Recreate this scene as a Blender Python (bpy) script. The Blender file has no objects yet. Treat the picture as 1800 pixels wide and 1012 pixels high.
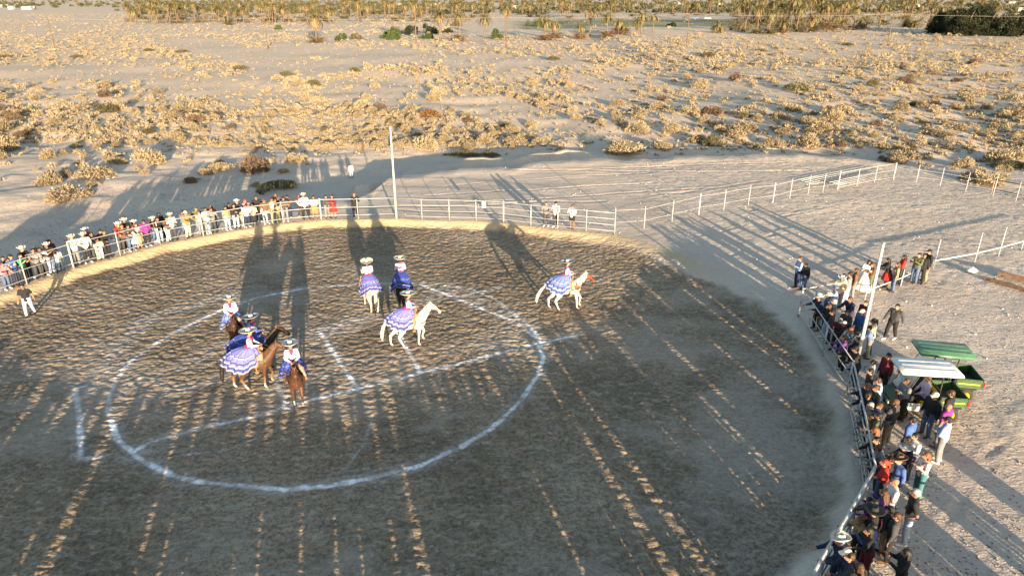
import bpy, bmesh, math, random
import numpy as np
from mathutils import Vector, Matrix
random.seed(7); rng = np.random.default_rng(7)
S = bpy.context.scene
COL = S.collection
R = math.radians

# ---------------------------------------------------------------- camera, sky, sun, exposure
FPX = 1200.0; PITCH = math.atan(509 / FPX); H = 14.0
cam = bpy.data.cameras.new('camera'); camo = bpy.data.objects.new('camera', cam); COL.objects.link(camo)
cam.sensor_width = 36.0; cam.lens = 36.0 * FPX / 1800.0
cam.clip_start = 0.5; cam.clip_end = 20000
camo.location = (0, 0, H); camo.rotation_euler = (math.pi / 2 - PITCH, 0, 0)
S.camera = camo

SUN_EL = R(6.3)
SD = (math.sin(R(15.8)), -math.cos(R(15.8)))           # horizontal direction towards the sun
W = bpy.data.worlds.new("World"); S.world = W; W.use_nodes = True
nt = W.node_tree; bg = nt.nodes['Background']
sky = nt.nodes.new('ShaderNodeTexSky'); sky.sky_type = 'NISHITA'; sky.sun_disc = False
sky.sun_elevation = SUN_EL; sky.sun_rotation = math.atan2(SD[0], SD[1])
sky.air_density = 1.0; sky.dust_density = 1.0; sky.ozone_density = 1.5
nt.links.new(sky.outputs[0], bg.inputs[0]); bg.inputs[1].default_value = 0.12
sl = bpy.data.lights.new('sun', 'SUN'); slo = bpy.data.objects.new('sun', sl); COL.objects.link(slo)
sl.energy = 5.0; sl.angle = R(0.5); sl.color = (1.0, 0.78, 0.54)
d = Vector((SD[0] * math.cos(SUN_EL), SD[1] * math.cos(SUN_EL), math.sin(SUN_EL)))
slo.rotation_euler = d.to_track_quat('Z', 'Y').to_euler()
S.view_settings.view_transform = 'Standard'; S.view_settings.look = 'None'
S.view_settings.gamma = 1.0; S.view_settings.exposure = 1.88
S.cycles.max_bounces = 5; S.cycles.diffuse_bounces = 3; S.cycles.transparent_max_bounces = 6

# ---------------------------------------------------------------- noise and terrain heights
def _hash(ix, iy, seed):
    h = (ix.astype(np.int64) * 374761393 + iy.astype(np.int64) * 668265263 + seed * 1442695041) & 0xffffffff
    h = ((h ^ (h >> 13)) * 1274126177) & 0xffffffff
    return ((h ^ (h >> 16)) & 0xffff) / 65535.0
def vn(x, y, seed=0):
    x = np.asarray(x, float); y = np.asarray(y, float)
    ix = np.floor(x); iy = np.floor(y); fx = x - ix; fy = y - iy
    fx = fx * fx * (3 - 2 * fx); fy = fy * fy * (3 - 2 * fy)
    a = _hash(ix, iy, seed); b = _hash(ix + 1, iy, seed); c = _hash(ix, iy + 1, seed); d = _hash(ix + 1, iy + 1, seed)
    return (a * (1 - fx) + b * fx) * (1 - fy) + (c * (1 - fx) + d * fx) * fy * 1.0
def fbm(x, y, seed=0, o=3):
    s = 0; a = 1; t = 0
    for k in range(o):
        s = s + a * vn(x * 2 ** k, y * 2 ** k, seed + k * 17); t += a; a *= .5
    return s / t - .5
def sm(a, b, x):
    t = np.clip((x - a) / (b - a), 0, 1); return t * t * (3 - 2 * t)

CX, CY = -6.7, 25.8
def gpx(x, y, z=0.0):
    u = (x - 900) / FPX; v = -(y - 506) / FPX
    dy = math.cos(PITCH) + v * math.sin(PITCH); dz = -math.sin(PITCH) + v * math.cos(PITCH)
    t = (H - z) / -dz
    return (u * t, dy * t)
# pipe fence line of the ring
FARP = [gpx(*p) for p in [(-60, 540), (0, 517), (48, 500), (130, 472), (212, 450), (282, 430), (358, 415), (430, 402), (498, 392), (565, 386), (630, 385), (697, 383),
        (742, 386), (790, 387), (837, 388), (885, 391), (933, 397), (980, 403), (1030, 407), (1080, 412)]]
RIGHTP = [gpx(*p, z=1.45) for p in [(1412, 508), (1456, 572), (1500, 635), (1515, 700), (1528, 762), (1539, 819), (1509, 872), (1480, 921), (1452, 968), (1428, 1010)]]
ring = FARP + RIGHTP
angs = [math.atan2(p[1] - CY, p[0] - CX) for p in ring]; rads = [math.hypot(p[0] - CX, p[1] - CY) for p in ring]
for k in range(22):                                     # the part of the ring under the camera
    a = math.atan2(RIGHTP[-1][1] - CY, RIGHTP[-1][0] - CX) - R(8) - k * (R(8.4))
    if a < -math.pi + 0.02 - R(10): break
    angs.append(a if a > -math.pi else a + 2 * math.pi); rads.append(20.0)
o_ = np.argsort(angs); _A = np.array(angs)[o_]; _Rr = np.array(rads)[o_]
_A = np.concatenate([[_A[-1] - 2 * math.pi], _A, [_A[0] + 2 * math.pi]]); _Rr = np.concatenate([[_Rr[-1]], _Rr, [_Rr[0]]])
def ringR(a): return np.interp(a, _A, _Rr)
def ring_s(x, y):
    return np.hypot(x - CX, y - CY) - ringR(np.arctan2(y - CY, x - CX))
_ex = np.array([-14, -11, -10.4, -2, 5.3, 16.4, 28, 36, 44, 60]); _ey = np.array([49, 52, 57.5, 61, 63.0, 65.4, 66.5, 61.7, 52, 44])
def hz(x, y):
    x = np.asarray(x, float); y = np.asarray(y, float)
    s = ring_s(x, y); a = np.arctan2(y - CY, x - CX)
    gap = np.exp(-((a - 0.55) / 0.33) ** 2)
    zb = -0.32 * (1 - sm(-1.15 - 2.5 * gap, -0.12, s + .12 * fbm(x * 1.3, y * 1.3, 5)))
    ey = np.interp(x, _ex, _ey) + 1.6 * fbm(x * .25, y * .0 + 3, 61) * 1.6 + 1.2 * fbm(x * .9, y * .0 + 8, 62)
    e1 = np.where(x > -13.5, (y - ey) * .85, 99.0)
    e2 = s - 3.2 - 2 * fbm(x * .2, y * .2, 9)
    e2 = np.where((y < 16), -1 + 0 * e2, e2)
    e = np.minimum(e1, e2)
    e = np.where((x > 8) & (e1 < 0), np.minimum(e, e1), e)
    amp = 1.35 * (1 - .8 * sm(30, 42, x))
    drop = -amp * sm(0, 2.6, e)
    far = sm(1, 12, e)
    dunes = far * (fbm(x * .035, y * .05, 21, 3) * 1.3 + fbm(x * .16, y * .2, 33, 3) * .7)
    small = fbm(x * .7, y * .9, 41, 3) * .10 * sm(-.2, .6, s) * (.5 + .5 * far)
    ridge = .85 * np.exp(-((e - 7.0 - 5 * fbm(x * .12, y * .12, 51)) / 1.2) ** 2) * (.25 + .75 * sm(-.12, .12, fbm(x * .09 + 7, y * .09, 52))) * (e1 < 30) * (x < 30)
    lip = ridge + .10 * np.exp(-((e + 1.2) / 1.0) ** 2) * (e1 < 20)
    return zb + drop + dunes * (1 - .5 * sm(300, 900, y)) + small + lip
def zat(x, y): return float(hz(np.array([x]), np.array([y]))[0])
def at(px, py, hgt=0.0):                                # ground point under the thing whose top (hgt above ground) shows at this pixel
    z = 0.0
    for _ in range(7):
        x, y = gpx(px, py, z + hgt); z = zat(x, y)
    return x, y, z

# ---------------------------------------------------------------- materials
MATS = {}
def nodes(m):
    m.use_nodes = True; t = m.node_tree; return t, t.nodes, t.links, t.nodes['Principled BSDF']
def mat(name, col, rough=.8, var=.12, scale=8.0, bump=0.0, metal=0.0, bscale=None, spec=.3, rnd=0.0):
    key = name
    if key in MATS: return MATS[key]
    m = bpy.data.materials.new(name); t, N, L, P = nodes(m)
    P.inputs['Roughness'].default_value = rough; P.inputs['Metallic'].default_value = metal
    P.inputs['Specular IOR Level'].default_value = spec
    tc = N.new('ShaderNodeTexCoord'); no = N.new('ShaderNodeTexNoise'); no.inputs['Scale'].default_value = scale; no.inputs['Detail'].default_value = 3
    L.new(tc.outputs['Object'], no.inputs['Vector'])
    mr = N.new('ShaderNodeMapRange'); mr.inputs['From Min'].default_value = .3; mr.inputs['From Max'].default_value = .7
    mr.inputs['To Min'].default_value = 1 - var; mr.inputs['To Max'].default_value = 1 + var
    L.new(no.outputs['Fac'], mr.inputs['Value'])
    mx = N.new('ShaderNodeVectorMath'); mx.operation = 'SCALE'; mx.inputs[0].default_value = col[:3]
    L.new(mr.outputs[0], mx.inputs['Scale'])
    out = mx.outputs[0]
    if rnd:
        oi = N.new('ShaderNodeObjectInfo'); m2 = N.new('ShaderNodeMapRange'); m2.inputs['To Min'].default_value = 1 - rnd; m2.inputs['To Max'].default_value = 1 + rnd
        L.new(oi.outputs['Random'], m2.inputs['Value'])
        my = N.new('ShaderNodeVectorMath'); my.operation = 'SCALE'; L.new(out, my.inputs[0]); L.new(m2.outputs[0], my.inputs['Scale']); out = my.outputs[0]
    L.new(out, P.inputs['Base Color'])
    if bump:
        b = N.new('ShaderNodeBump'); b.inputs['Strength'].default_value = bump; b.inputs['Distance'].default_value = .02
        nb = N.new('ShaderNodeTexNoise'); nb.inputs['Scale'].default_value = bscale or scale * 3; L.new(tc.outputs['Object'], nb.inputs['Vector'])
        L.new(nb.outputs['Fac'], b.inputs['Height']); L.new(b.outputs[0], P.inputs['Normal'])
    MATS[key] = m; return m

def noise(N, L, vec, scale, detail=3, rough=.55, dist=0.0):
    n = N.new('ShaderNodeTexNoise'); n.inputs['Scale'].default_value = scale; n.inputs['Detail'].default_value = detail
    n.inputs['Roughness'].default_value = rough; n.inputs['Distortion'].default_value = dist
    L.new(vec, n.inputs['Vector']); return n.outputs['Fac']
def ramp(N, L, fac, stops):
    r = N.new('ShaderNodeValToRGB'); e = r.color_ramp.elements
    while len(e) < len(stops): e.new(.5)
    for q, (p, c) in zip(e, stops): q.position = p; q.color = (*c, 1) if len(c) == 3 else c
    L.new(fac, r.inputs['Fac']); return r.outputs['Color']
def mix(N, L, fac, a, b, typ='MIX'):
    m = N.new('ShaderNodeMix'); m.data_type = 'RGBA'; m.blend_type = typ
    for i, v in ((0, fac), (6, a), (7, b)):
        if isinstance(v, bpy.types.NodeSocket): L.new(v, m.inputs[i])
        else: m.inputs[i].default_value = v if i == 0 else (*v, 1)
    return m.outputs[2]
def ramp1(N, L, v, a, b, c=0.0, d=1.0):
    m = N.new('ShaderNodeMapRange'); L.new(v, m.inputs[0])
    for i, q in zip((1, 2, 3, 4), (a, b, c, d)): m.inputs[i].default_value = q
    return m.outputs[0]

def soil_material(name, arena):
    m = bpy.data.materials.new(name); t, N, L, P = nodes(m)
    P.inputs['Roughness'].default_value = .95; P.inputs['Specular IOR Level'].default_value = .15
    g = N.new('ShaderNodeNewGeometry'); pos = g.outputs['Position']
    st = N.new('ShaderNodeMapping'); st.inputs['Scale'].default_value = (.7, 1.25, 1); L.new(pos, st.inputs['Vector'])
    big = noise(N, L, pos, .16, 4); mid = noise(N, L, st.outputs[0], 1.1, 4, .6); fine = noise(N, L, st.outputs[0], 5.5, 4, .7)
    sand = ramp(N, L, big, [(.3, (.46, .38, .305)), (.5, (.52, .435, .35)), (.7, (.58, .49, .40))])
    sand = mix(N, L, ramp1(N, L, fine, .42, .75, 0, .32), sand, (.27, .21, .165))
    sand = mix(N, L, ramp1(N, L, mid, .5, .8, 0, .35), sand, (.55, .48, .41))
    ve = N.new('ShaderNodeTexVoronoi'); ve.inputs['Scale'].default_value = 1.7; L.new(pos, ve.inputs['Vector'])
    if arena:
        dk = ramp(N, L, big, [(.36, (.19, .142, .094)), (.48, (.255, .19, .122)), (.62, (.33, .25, .17)), (.72, (.40, .32, .23))])
        dk = mix(N, L, ramp1(N, L, fine, .5, .8, 0, .45), dk, (.34, .26, .18))
        dk = mix(N, L, ramp1(N, L, mid, .3, .52, .5, 0), dk, (.10, .075, .05))
        dk = mix(N, L, ramp1(N, L, noise(N, L, pos, 7, 5, .8), .47, .56, 0, .62), dk, (.07, .052, .036))
        dk = mix(N, L, ramp1(N, L, noise(N, L, st.outputs[0], 3.2, 6, .8, .5), .5, .62, 0, .6), dk, (.42, .34, .25))
        a = N.new('ShaderNodeAttribute'); a.attribute_name = 'soil'
        sp = N.new('ShaderNodeSeparateColor'); L.new(a.outputs['Color'], sp.inputs[0])
        sand = mix(N, L, a.outputs['Alpha'], sand, (.47, .35, .19))
        col = mix(N, L, sp.outputs[0], sand, dk)
        col = mix(N, L, ramp1(N, L, sp.outputs[2], 0, 1, 0, .55), col, (.42, .35, .275))
        ca = N.new('ShaderNodeMath'); ca.operation = 'MULTIPLY'; L.new(sp.outputs[1], ca.inputs[0]); L.new(ramp1(N, L, noise(N, L, pos, 6, 4, .7), .34, .54, .4, 1), ca.inputs[1])
        col = mix(N, L, ca.outputs[0], col, (.86, .85, .84))
    else:
        far = N.new('ShaderNodeSeparateXYZ'); L.new(pos, far.inputs[0])
        patch = noise(N, L, pos, .05, 3)
        pale = mix(N, L, ramp1(N, L, far.outputs[1], 50, 110, 0, .75), sand, (.62, .475, .335))
        pale = mix(N, L, ramp1(N, L, patch, .52, .6, 0, .4), pale, (.67, .525, .38))
        wild = N.new('ShaderNodeMath'); wild.operation = 'MULTIPLY'; L.new(ramp1(N, L, far.outputs[1], 60, 80), wild.inputs[0]); L.new(ramp1(N, L, noise(N, L, pos, .45, 6, .75, .8), .5, .66, 0, .45), wild.inputs[1])
        pale = mix(N, L, wild.outputs[0], pale, (.38, .285, .175))
        pale = mix(N, L, ramp1(N, L, noise(N, L, pos, 9, 3, .7), .56, .66, 0, .35), pale, (.22, .17, .125))
        # irrigated green strips among the palms
        gx = ramp1(N, L, far.outputs[0], -6, 14, 0, 1); gy = ramp1(N, L, far.outputs[1], 385, 400, 0, 1); gy2 = ramp1(N, L, far.outputs[1], 540, 520, 0, 1)
        gx2 = ramp1(N, L, far.outputs[0], 190, 170, 0, 1)
        pr = N.new('ShaderNodeMath'); pr.operation = 'MULTIPLY'; L.new(gx, pr.inputs[0]); L.new(gy, pr.inputs[1])
        p2 = N.new('ShaderNodeMath'); p2.operation = 'MULTIPLY'; L.new(gy2, p2.inputs[0]); L.new(gx2, p2.inputs[1])
        p3 = N.new('ShaderNodeMath'); p3.operation = 'MULTIPLY'; L.new(pr.outputs[0], p3.inputs[0]); L.new(p2.outputs[0], p3.inputs[1])
        band = ramp(N, L, ramp1(N, L, far.outputs[1], 385, 540), [(0, (.30, .24, .17)), (.28, (.22, .22, .10)), (.45, (.33, .27, .19)), (.62, (.17, .20, .08)), (.9, (.30, .25, .17))])
        col = mix(N, L, p3.outputs[0], pale, band)
    L.new(col, P.inputs['Base Color'])
    b = N.new('ShaderNodeBump'); b.inputs['Strength'].default_value = .8; b.inputs['Distance'].default_value = .05
    L.new(fine, b.inputs['Height'])
    b2 = N.new('ShaderNodeBump'); b2.inputs['Strength'].default_value = .6 if arena else .5; b2.inputs['Distance'].default_value = .12 if arena else .07
    L.new(noise(N, L, st.outputs[0], 2.6 if arena else 3.8, 3, .6, .6), b2.inputs['Height']); L.new(b.outputs[0], b2.inputs['Normal'])
    L.new(b2.outputs[0], P.inputs['Normal'])
    return m

# ---------------------------------------------------------------- object helpers
def newobj(name, data, parent=None, m=None):
    o = bpy.data.objects.new(name, data); COL.objects.link(o)
    if parent is not None: o.parent = parent
    if m is not None:
        if data.materials: data.materials[0] = m
        else: data.materials.append(m)
    return o
def tag(o, label, cat=None, group=None, kind=None):
    if label: o['label'] = label
    if cat: o['category'] = cat
    if group: o['group'] = group
    if kind: o['kind'] = kind
    return o
def thing(name, label, cat, loc, rz=0, group=None):
    e = bpy.data.objects.new(name, None); COL.objects.link(e); e.empty_display_size = .2
    e.location = loc; e.rotation_euler = (0, 0, rz); return tag(e, label, cat, group)
def npmesh(name, V, Fc, smooth=False):
    me = bpy.data.meshes.new(name); me.from_pydata([tuple(v) for v in V], [], [tuple(f) for f in Fc])
    if smooth: me.shade_smooth()
    return me
class MB:
    def __init__(s): s.V = []; s.F = []
    def add(s, V, Fc):
        n = len(s.V); s.V += [tuple(v) for v in V]; s.F += [tuple(i + n for i in f) for f in Fc]; return s
    def box(s, x0, x1, y0, y1, z0, z1, M=None):
        V = [Vector(p) for p in [(x0, y0, z0), (x1, y0, z0), (x1, y1, z0), (x0, y1, z0), (x0, y0, z1), (x1, y0, z1), (x1, y1, z1), (x0, y1, z1)]]
        if M is not None: V = [M @ v for v in V]
        return s.add(V, [(0, 3, 2, 1), (4, 5, 6, 7), (0, 1, 5, 4), (1, 2, 6, 5), (2, 3, 7, 6), (3, 0, 4, 7)])
    def tube(s, pts, r, n=8, cap=True):
        pts = [Vector(p) for p in pts]; V = []; Fc = []
        rr = r if isinstance(r, (list, tuple)) else [r] * len(pts)
        for i, p in enumerate(pts):
            dd = (pts[min(i + 1, len(pts) - 1)] - pts[max(i - 1, 0)]).normalized()
            a = dd.cross(Vector((0, 0, 1)) if abs(dd.z) < .95 else Vector((1, 0, 0))).normalized(); b = dd.cross(a)
            for k in range(n):
                t = 2 * math.pi * k / n; V.append(p + (a * math.cos(t) + b * math.sin(t)) * rr[i])
        for i in range(len(pts) - 1):
            for k in range(n): Fc.append((i * n + k, i * n + (k + 1) % n, (i + 1) * n + (k + 1) % n, (i + 1) * n + k))
        if cap: Fc.append(tuple(range(n))[::-1]); Fc.append(tuple((len(pts) - 1) * n + k for k in range(n)))
        return s.add(V, Fc)
    def ell(s, c, r, n=12, M=None):
        V, Fc = sphere(n); P = [Vector((v[0] * r[0], v[1] * r[1], v[2] * r[2])) for v in V]
        if M is not None: P = [M @ p for p in P]
        return s.add([p + Vector(c) for p in P], Fc)
    def cap(s, p0, p1, r0, r1, n=12):
        p0 = Vector(p0); p1 = Vector(p1); dd = p1 - p0
        q = dd.to_track_quat('Z', 'Y') if dd.length > 1e-6 else Vector((0, 0, 1)).to_track_quat('Z', 'Y')
        V, Fc = sphere(n); out = []
        for v in V:
            v = Vector(v); w = q @ v
            out.append((p1 + w * r1) if v.z > 1e-6 else (p0 + w * r0))
        return s.add(out, Fc)
    def mesh(s, name, smooth=False): return npmesh(name, s.V, s.F, smooth)
    def obj(s, name, m, parent=None, smooth=False): return newobj(name, s.mesh(name, smooth), parent, m)
_sph = {}
def sphere(n):
    if n in _sph: return _sph[n]
    k = n // 2 + 1; V = [(0, 0, 1)]; Fc = []
    for i in range(1, k):
        t = math.pi * i / k
        for j in range(n):
            u = 2 * math.pi * j / n; V.append((math.sin(t) * math.cos(u), math.sin(t) * math.sin(u), math.cos(t)))
    V.append((0, 0, -1))
    for j in range(n): Fc.append((0, 1 + j, 1 + (j + 1) % n))
    for i in range(k - 2):
        for j in range(n):
            a = 1 + i * n; b = a + n; Fc.append((a + j, b + j, b + (j + 1) % n, a + (j + 1) % n))
    a = 1 + (k - 2) * n; e = len(V) - 1
    for j in range(n): Fc.append((e, a + (j + 1) % n, a + j))
    _sph[n] = (V, Fc); return V, Fc
def remesh(mb, name, vox, ratio=1.0, smooth=2):
    me = mb.mesh('tmp'); o = bpy.data.objects.new('tmp', me); COL.objects.link(o)
    r = o.modifiers.new('r', 'REMESH'); r.mode = 'VOXEL'; r.voxel_size = vox
    if smooth:
        q = o.modifiers.new('s', 'SMOOTH'); q.iterations = smooth; q.factor = .5
    if ratio < 1:
        q = o.modifiers.new('d', 'DECIMATE'); q.ratio = ratio
    dg = bpy.context.evaluated_depsgraph_get(); dg.update()
    nm = bpy.data.meshes.new_from_object(o.evaluated_get(dg)); nm.name = name
    bpy.data.objects.remove(o); bpy.data.meshes.remove(me); nm.shade_smooth(); return nm

# ---------------------------------------------------------------- ground
def axis(a, b, step, lo, hi, g):
    c = list(np.arange(a, b, step)); s = step; p = c[0]; L_ = []
    while p > lo: s *= g; p -= s; L_.append(p)
    s = step; p = c[-1]; U = []
    while p < hi: s *= g; p += s; U.append(p)
    return np.array(L_[::-1] + c + U)
def grid(name, xs, ys, zf, keep=None):
    X, Y = np.meshgrid(xs, ys); Z = zf(X, Y); nx = len(xs); ny = len(ys)
    idx = np.arange(nx * ny).reshape(ny, nx)
    q = np.stack([idx[:-1, :-1], idx[:-1, 1:], idx[1:, 1:], idx[1:, :-1]], -1).reshape(-1, 4)
    V = np.stack([X, Y, Z], -1).reshape(-1, 3)
    if keep is not None:
        k = keep(X, Y).reshape(-1); q = q[k[q].all(1)]
        used = np.zeros(len(V), bool); used[q.reshape(-1)] = True; mp = np.cumsum(used) - 1; V = V[used]; q = mp[q]
    me = bpy.data.meshes.new(name); me.vertices.add(len(V)); me.vertices.foreach_set('co', V.astype(np.float32).reshape(-1))
    me.loops.add(len(q) * 4); me.loops.foreach_set('vertex_index', q.astype(np.int32).reshape(-1))
    me.polygons.add(len(q)); me.polygons.foreach_set('loop_start', np.arange(0, len(q) * 4, 4, dtype=np.int32))
    me.update(calc_edges=True); me.shade_smooth(); return me, V
def hoof(x, y):                                         # trampled ground: short ridges, pits and clods
    x2 = x + .30 * fbm(x * 1.1, y * 1.1, 81, 2); y2 = y + .26 * fbm(x * 1.3, y * 1.3, 82, 2)
    a = 1 - np.abs(fbm(x2 * 3.0, y2 * 5.0, 71, 2)) * 3.2; b = fbm(x2 * 5.0, y2 * 7.5, 72, 2); c = vn(x2 * 3.1, y2 * 4.3, 74)
    return .021 * a + .060 * b - .035 * np.clip(.35 - c, 0, 1) * 3
def ground_z(x, y):
    z = hz(x, y); s = ring_s(x, y)
    corral = sm(0, 3, (x - 8) + (y - 30) * .0) * sm(.2, 1.5, s) * (y < 64) * sm(36, 40, y - .0 * x + 6)
    z = z + hoof(x, y) * (.22 + .55 * corral) * sm(0, .4, s) * (y < 80) * (y > 5)
    # tyre ruts across the pad and the wash
    for (p, q, w) in RUTS:
        t = np.clip(((x - p[0]) * (q[0] - p[0]) + (y - p[1]) * (q[1] - p[1])) / ((q[0] - p[0]) ** 2 + (q[1] - p[1]) ** 2), 0, 1)
        dd = np.hypot(x - p[0] - t * (q[0] - p[0]), y - p[1] - t * (q[1] - p[1]) + 2.2 * fbm(t * 2.2, t * 0 + w * 30, 91))
        z = z - .035 * np.exp(-(dd / w) ** 2) + .02 * np.exp(-((dd - 2 * w) / w) ** 2)
    return z - .03 * (s < 0) - .7 * sm(-.2, -.9, s)
RUTS = []
for (a, b) in [((760, 330), (1180, 300)), ((750, 345), (1150, 320)), ((820, 355), (1250, 330)), ((900, 300), (1380, 285)), ((1000, 300), (1420, 300)), ((1150, 345), (1330, 318)), ((700, 365), (1060, 352))]:
    RUTS.append((gpx(*a), gpx(*b), .14 + .01 * len(RUTS)))
for (a, b) in [((1560, 620), (1830, 880)), ((1600, 600), (1860, 830)), ((1640, 980), (1800, 700)), ((1250, 470), (1420, 380)), ((1180, 430), (1500, 350))]: RUTS.append((gpx(*a), gpx(*b), .12))
gm, _ = grid('ground', axis(-44, 48, .15, -7000, 7000, 1.075), axis(6, 78, .15, -400, 12000, 1.06), ground_z)
ground = newobj('ground', gm, None, soil_material('desert_sand', False)); tag(ground, 'pale trampled desert sand reaching to the horizon', None, None, 'structure')

CHALK = [[(150, 678), (132, 682), (140, 740), (142, 806), (182, 803)], [(235, 795), (260, 778), (350, 752), (445, 733), (500, 715), (560, 700), (660, 675), (800, 640), (900, 615), (1015, 588)],
         [(560, 580), (630, 685)], [(690, 570), (740, 655)], [(482, 665), (505, 718)], [(740, 500), (905, 565), (950, 600)], [(800, 522), (880, 505)]]
CIRC = [(190, 720), (205, 770), (250, 810), (310, 838), (380, 850), (500, 860), (580, 853), (650, 840), (730, 820), (800, 790), (860, 756), (915, 705), (945, 660), (955, 630), (945, 590), (925, 568),
        (900, 550), (870, 525), (830, 508), (750, 497), (640, 498), (530, 508), (455, 522), (400, 540), (335, 570), (280, 600), (235, 630), (205, 665), (192, 695), (190, 720)]
def amask(X, Y):
    s = ring_s(X, Y); n = fbm(X * .8, Y * .8, 55, 4); a = np.arctan2(Y - CY, X - CX)
    edge = -1.05 - .5 * np.exp(-((a - .55) / .3) ** 2) + .45 * np.exp(-((a + .35) / .6) ** 2)
    soil = 1 - sm(edge - .35, edge + .35, s + 1.3 * n)
    ch = np.zeros_like(X)
    def seg(p, q, w, k):
        nonlocal ch
        t = np.clip(((X - p[0]) * (q[0] - p[0]) + (Y - p[1]) * (q[1] - p[1])) / ((q[0] - p[0]) ** 2 + (q[1] - p[1]) ** 2 + 1e-9), 0, 1)
        dd = np.hypot(X - p[0] - t * (q[0] - p[0]), Y - p[1] - t * (q[1] - p[1])) + .10 * fbm(X * 3, Y * 3, 7)
        ch = np.maximum(ch, k * (1 - sm(w * .35, w, dd)))
        ch = np.maximum(ch,   .16 * k * (1 - sm(w * .8, w * 3.2, dd + .5 * fbm(X * 1.5, Y * 1.5, 8))))
    for L_ in CHALK:
        P = [gpx(*p, z=-.3) for p in L_]
        for p, q in zip(P, P[1:]): seg(p, q, .14, 1.0)
    P = [gpx(*p, z=-.3) for p in CIRC]
    for i, (p, q) in enumerate(zip(P, P[1:])): seg(p, q, .145, 1.0 if i < 16 or 21 <= i < 27 else .6)
    for L_ in ([(330, 798), (400, 790), (450, 770), (458, 748)], [(600, 832), (640, 780), (656, 730)]):
        P = [gpx(*p, z=-.3) for p in L_]
        for p, q in zip(P, P[1:]): seg(p, q, .07, .24)
    for L_ in ([(430, 590), (320, 640), (210, 690)], [(260, 700), (450, 645)], [(560, 585), (640, 560), (760, 525)], [(780, 510), (900, 550)], [(150, 690), (260, 560), (400, 520)], [(470, 690), (620, 640), (900, 600)], [(230, 800), (300, 770)]):
        P = [gpx(*p, z=-.3) for p in L_]
        for p, q in zip(P, P[1:]): seg(p, q, .75, .17)
    wear = (.5 + .5 * sm(-.16, .05, fbm(X * 4.2, Y * 5.0, 67, 2))) * (.5 + .5 * sm(-.13, .11, fbm(X * 1.2, Y * 1.2, 66, 3)))
    dusty = sm(.0, .22, fbm(X * .22 + 3, Y * .22, 77, 4) + .35 * fbm(X * 1.1, Y * 1.3, 78, 3)) * .7
    och = sm(-1.5, -1.0, s + n) * (1 - sm(-.12, .03, s)) * sm(1.9, 1.2, 0 * a + np.abs(a - 2.1)) * .8
    return soil, ch * wear, dusty, och
def arena_z(x, y):
    s = ring_s(x, y); inn = 1 - sm(-1.3, -.2, s)
    return hz(x, y) + hoof(x, y) * (.18 + .82 * inn) + .012 * inn * fbm(x * 9, y * 11, 73, 2) + .012
am, AV = grid('arena_floor', np.arange(-28, 17, .05), np.arange(5.0, 47, .05), arena_z, lambda X, Y: ring_s(X, Y) < .05)
so, ch, du, oc = amask(AV[:, 0], AV[:, 1])
att = am.color_attributes.new('soil', 'FLOAT_COLOR', 'POINT')
att.data.foreach_set('color', np.stack([so, ch, du, oc], -1).astype(np.float32).reshape(-1))
arena = newobj('arena_floor', am, None, soil_material('arena_soil', True)); tag(arena, 'dark churned riding ring soil with chalk circle and lines', None, None, 'structure')

# ---------------------------------------------------------------- colours
C_ = dict(white=(.78, .76, .72), cream=(.66, .56, .40), black=(.022, .022, .024), charcoal=(.06, .06, .065), grey=(.22, .22, .23), navy=(.025, .035, .085), blue=(.07, .14, .38),
          lightblue=(.32, .44, .66), denim=(.10, .15, .26), paledenim=(.36, .45, .56), red=(.5, .035, .03), maroon=(.13, .02, .03), pink=(.6, .25, .28), magenta=(.42, .04, .28), brown=(.16, .085, .045),
          tan=(.42, .28, .16), beige=(.52, .43, .32), khaki=(.34, .27, .17), olive=(.13, .14, .07), mustard=(.36, .23, .08), yellow=(.65, .5, .1), green=(.05, .38, .16), teal=(.07, .2, .22), purple=(.16, .06, .24), orange=(.6, .2, .08), lilac=(.5, .46, .68), plaid=(.2, .2, .2), floral=(.6, .45, .38), striped=(.6, .6, .62), grey_hair=(.3, .29, .28))
CN = dict(lightblue='light blue', denim='denim', paledenim='pale denim', plaid='black and white plaid', floral='floral', striped='striped')
def cloth(c):
    if c in ('plaid', 'floral', 'striped') and 'cloth_' + c not in MATS:
        m = bpy.data.materials.new('cloth_' + c); t, N, L, P = nodes(m); tc = N.new('ShaderNodeTexCoord')
        if c == 'plaid': n = N.new('ShaderNodeTexChecker'); n.inputs['Scale'].default_value = 14; n.inputs[1].default_value = (.5, .5, .48, 1); n.inputs[2].default_value = (.02, .02, .02, 1); o = n.outputs[0]; L.new(tc.outputs['Object'], n.inputs[0])
        elif c == 'striped': n = N.new('ShaderNodeTexWave'); n.bands_direction = 'Z'; n.inputs['Scale'].default_value = 2.4; L.new(tc.outputs['Object'], n.inputs[0]); o = ramp(N, L, n.outputs['Fac'], [(.45, (.7, .7, .68)), (.55, (.05, .05, .06))])
        else: n = N.new('ShaderNodeTexVoronoi'); n.inputs['Scale'].default_value = 9; L.new(tc.outputs['Object'], n.inputs[0]); o = ramp(N, L, n.outputs['Distance'], [(.25, (.4, .1, .1)), (.4, (.68, .56, .46))])
        L.new(o, P.inputs['Base Color']); P.inputs['Roughness'].default_value = .9; MATS['cloth_' + c] = m
    return mat('cloth_' + c, tuple(v * .72 for v in C_[c]), .88, .16, 6, .35, 0, 14)
SKIN = [mat('skin_%s' % n, c, .6, .06, 10) for n, c in (('warm', (.36, .20, .13)), ('tan', (.27, .145, .09)), ('deep', (.19, .10, .062)))]
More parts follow.
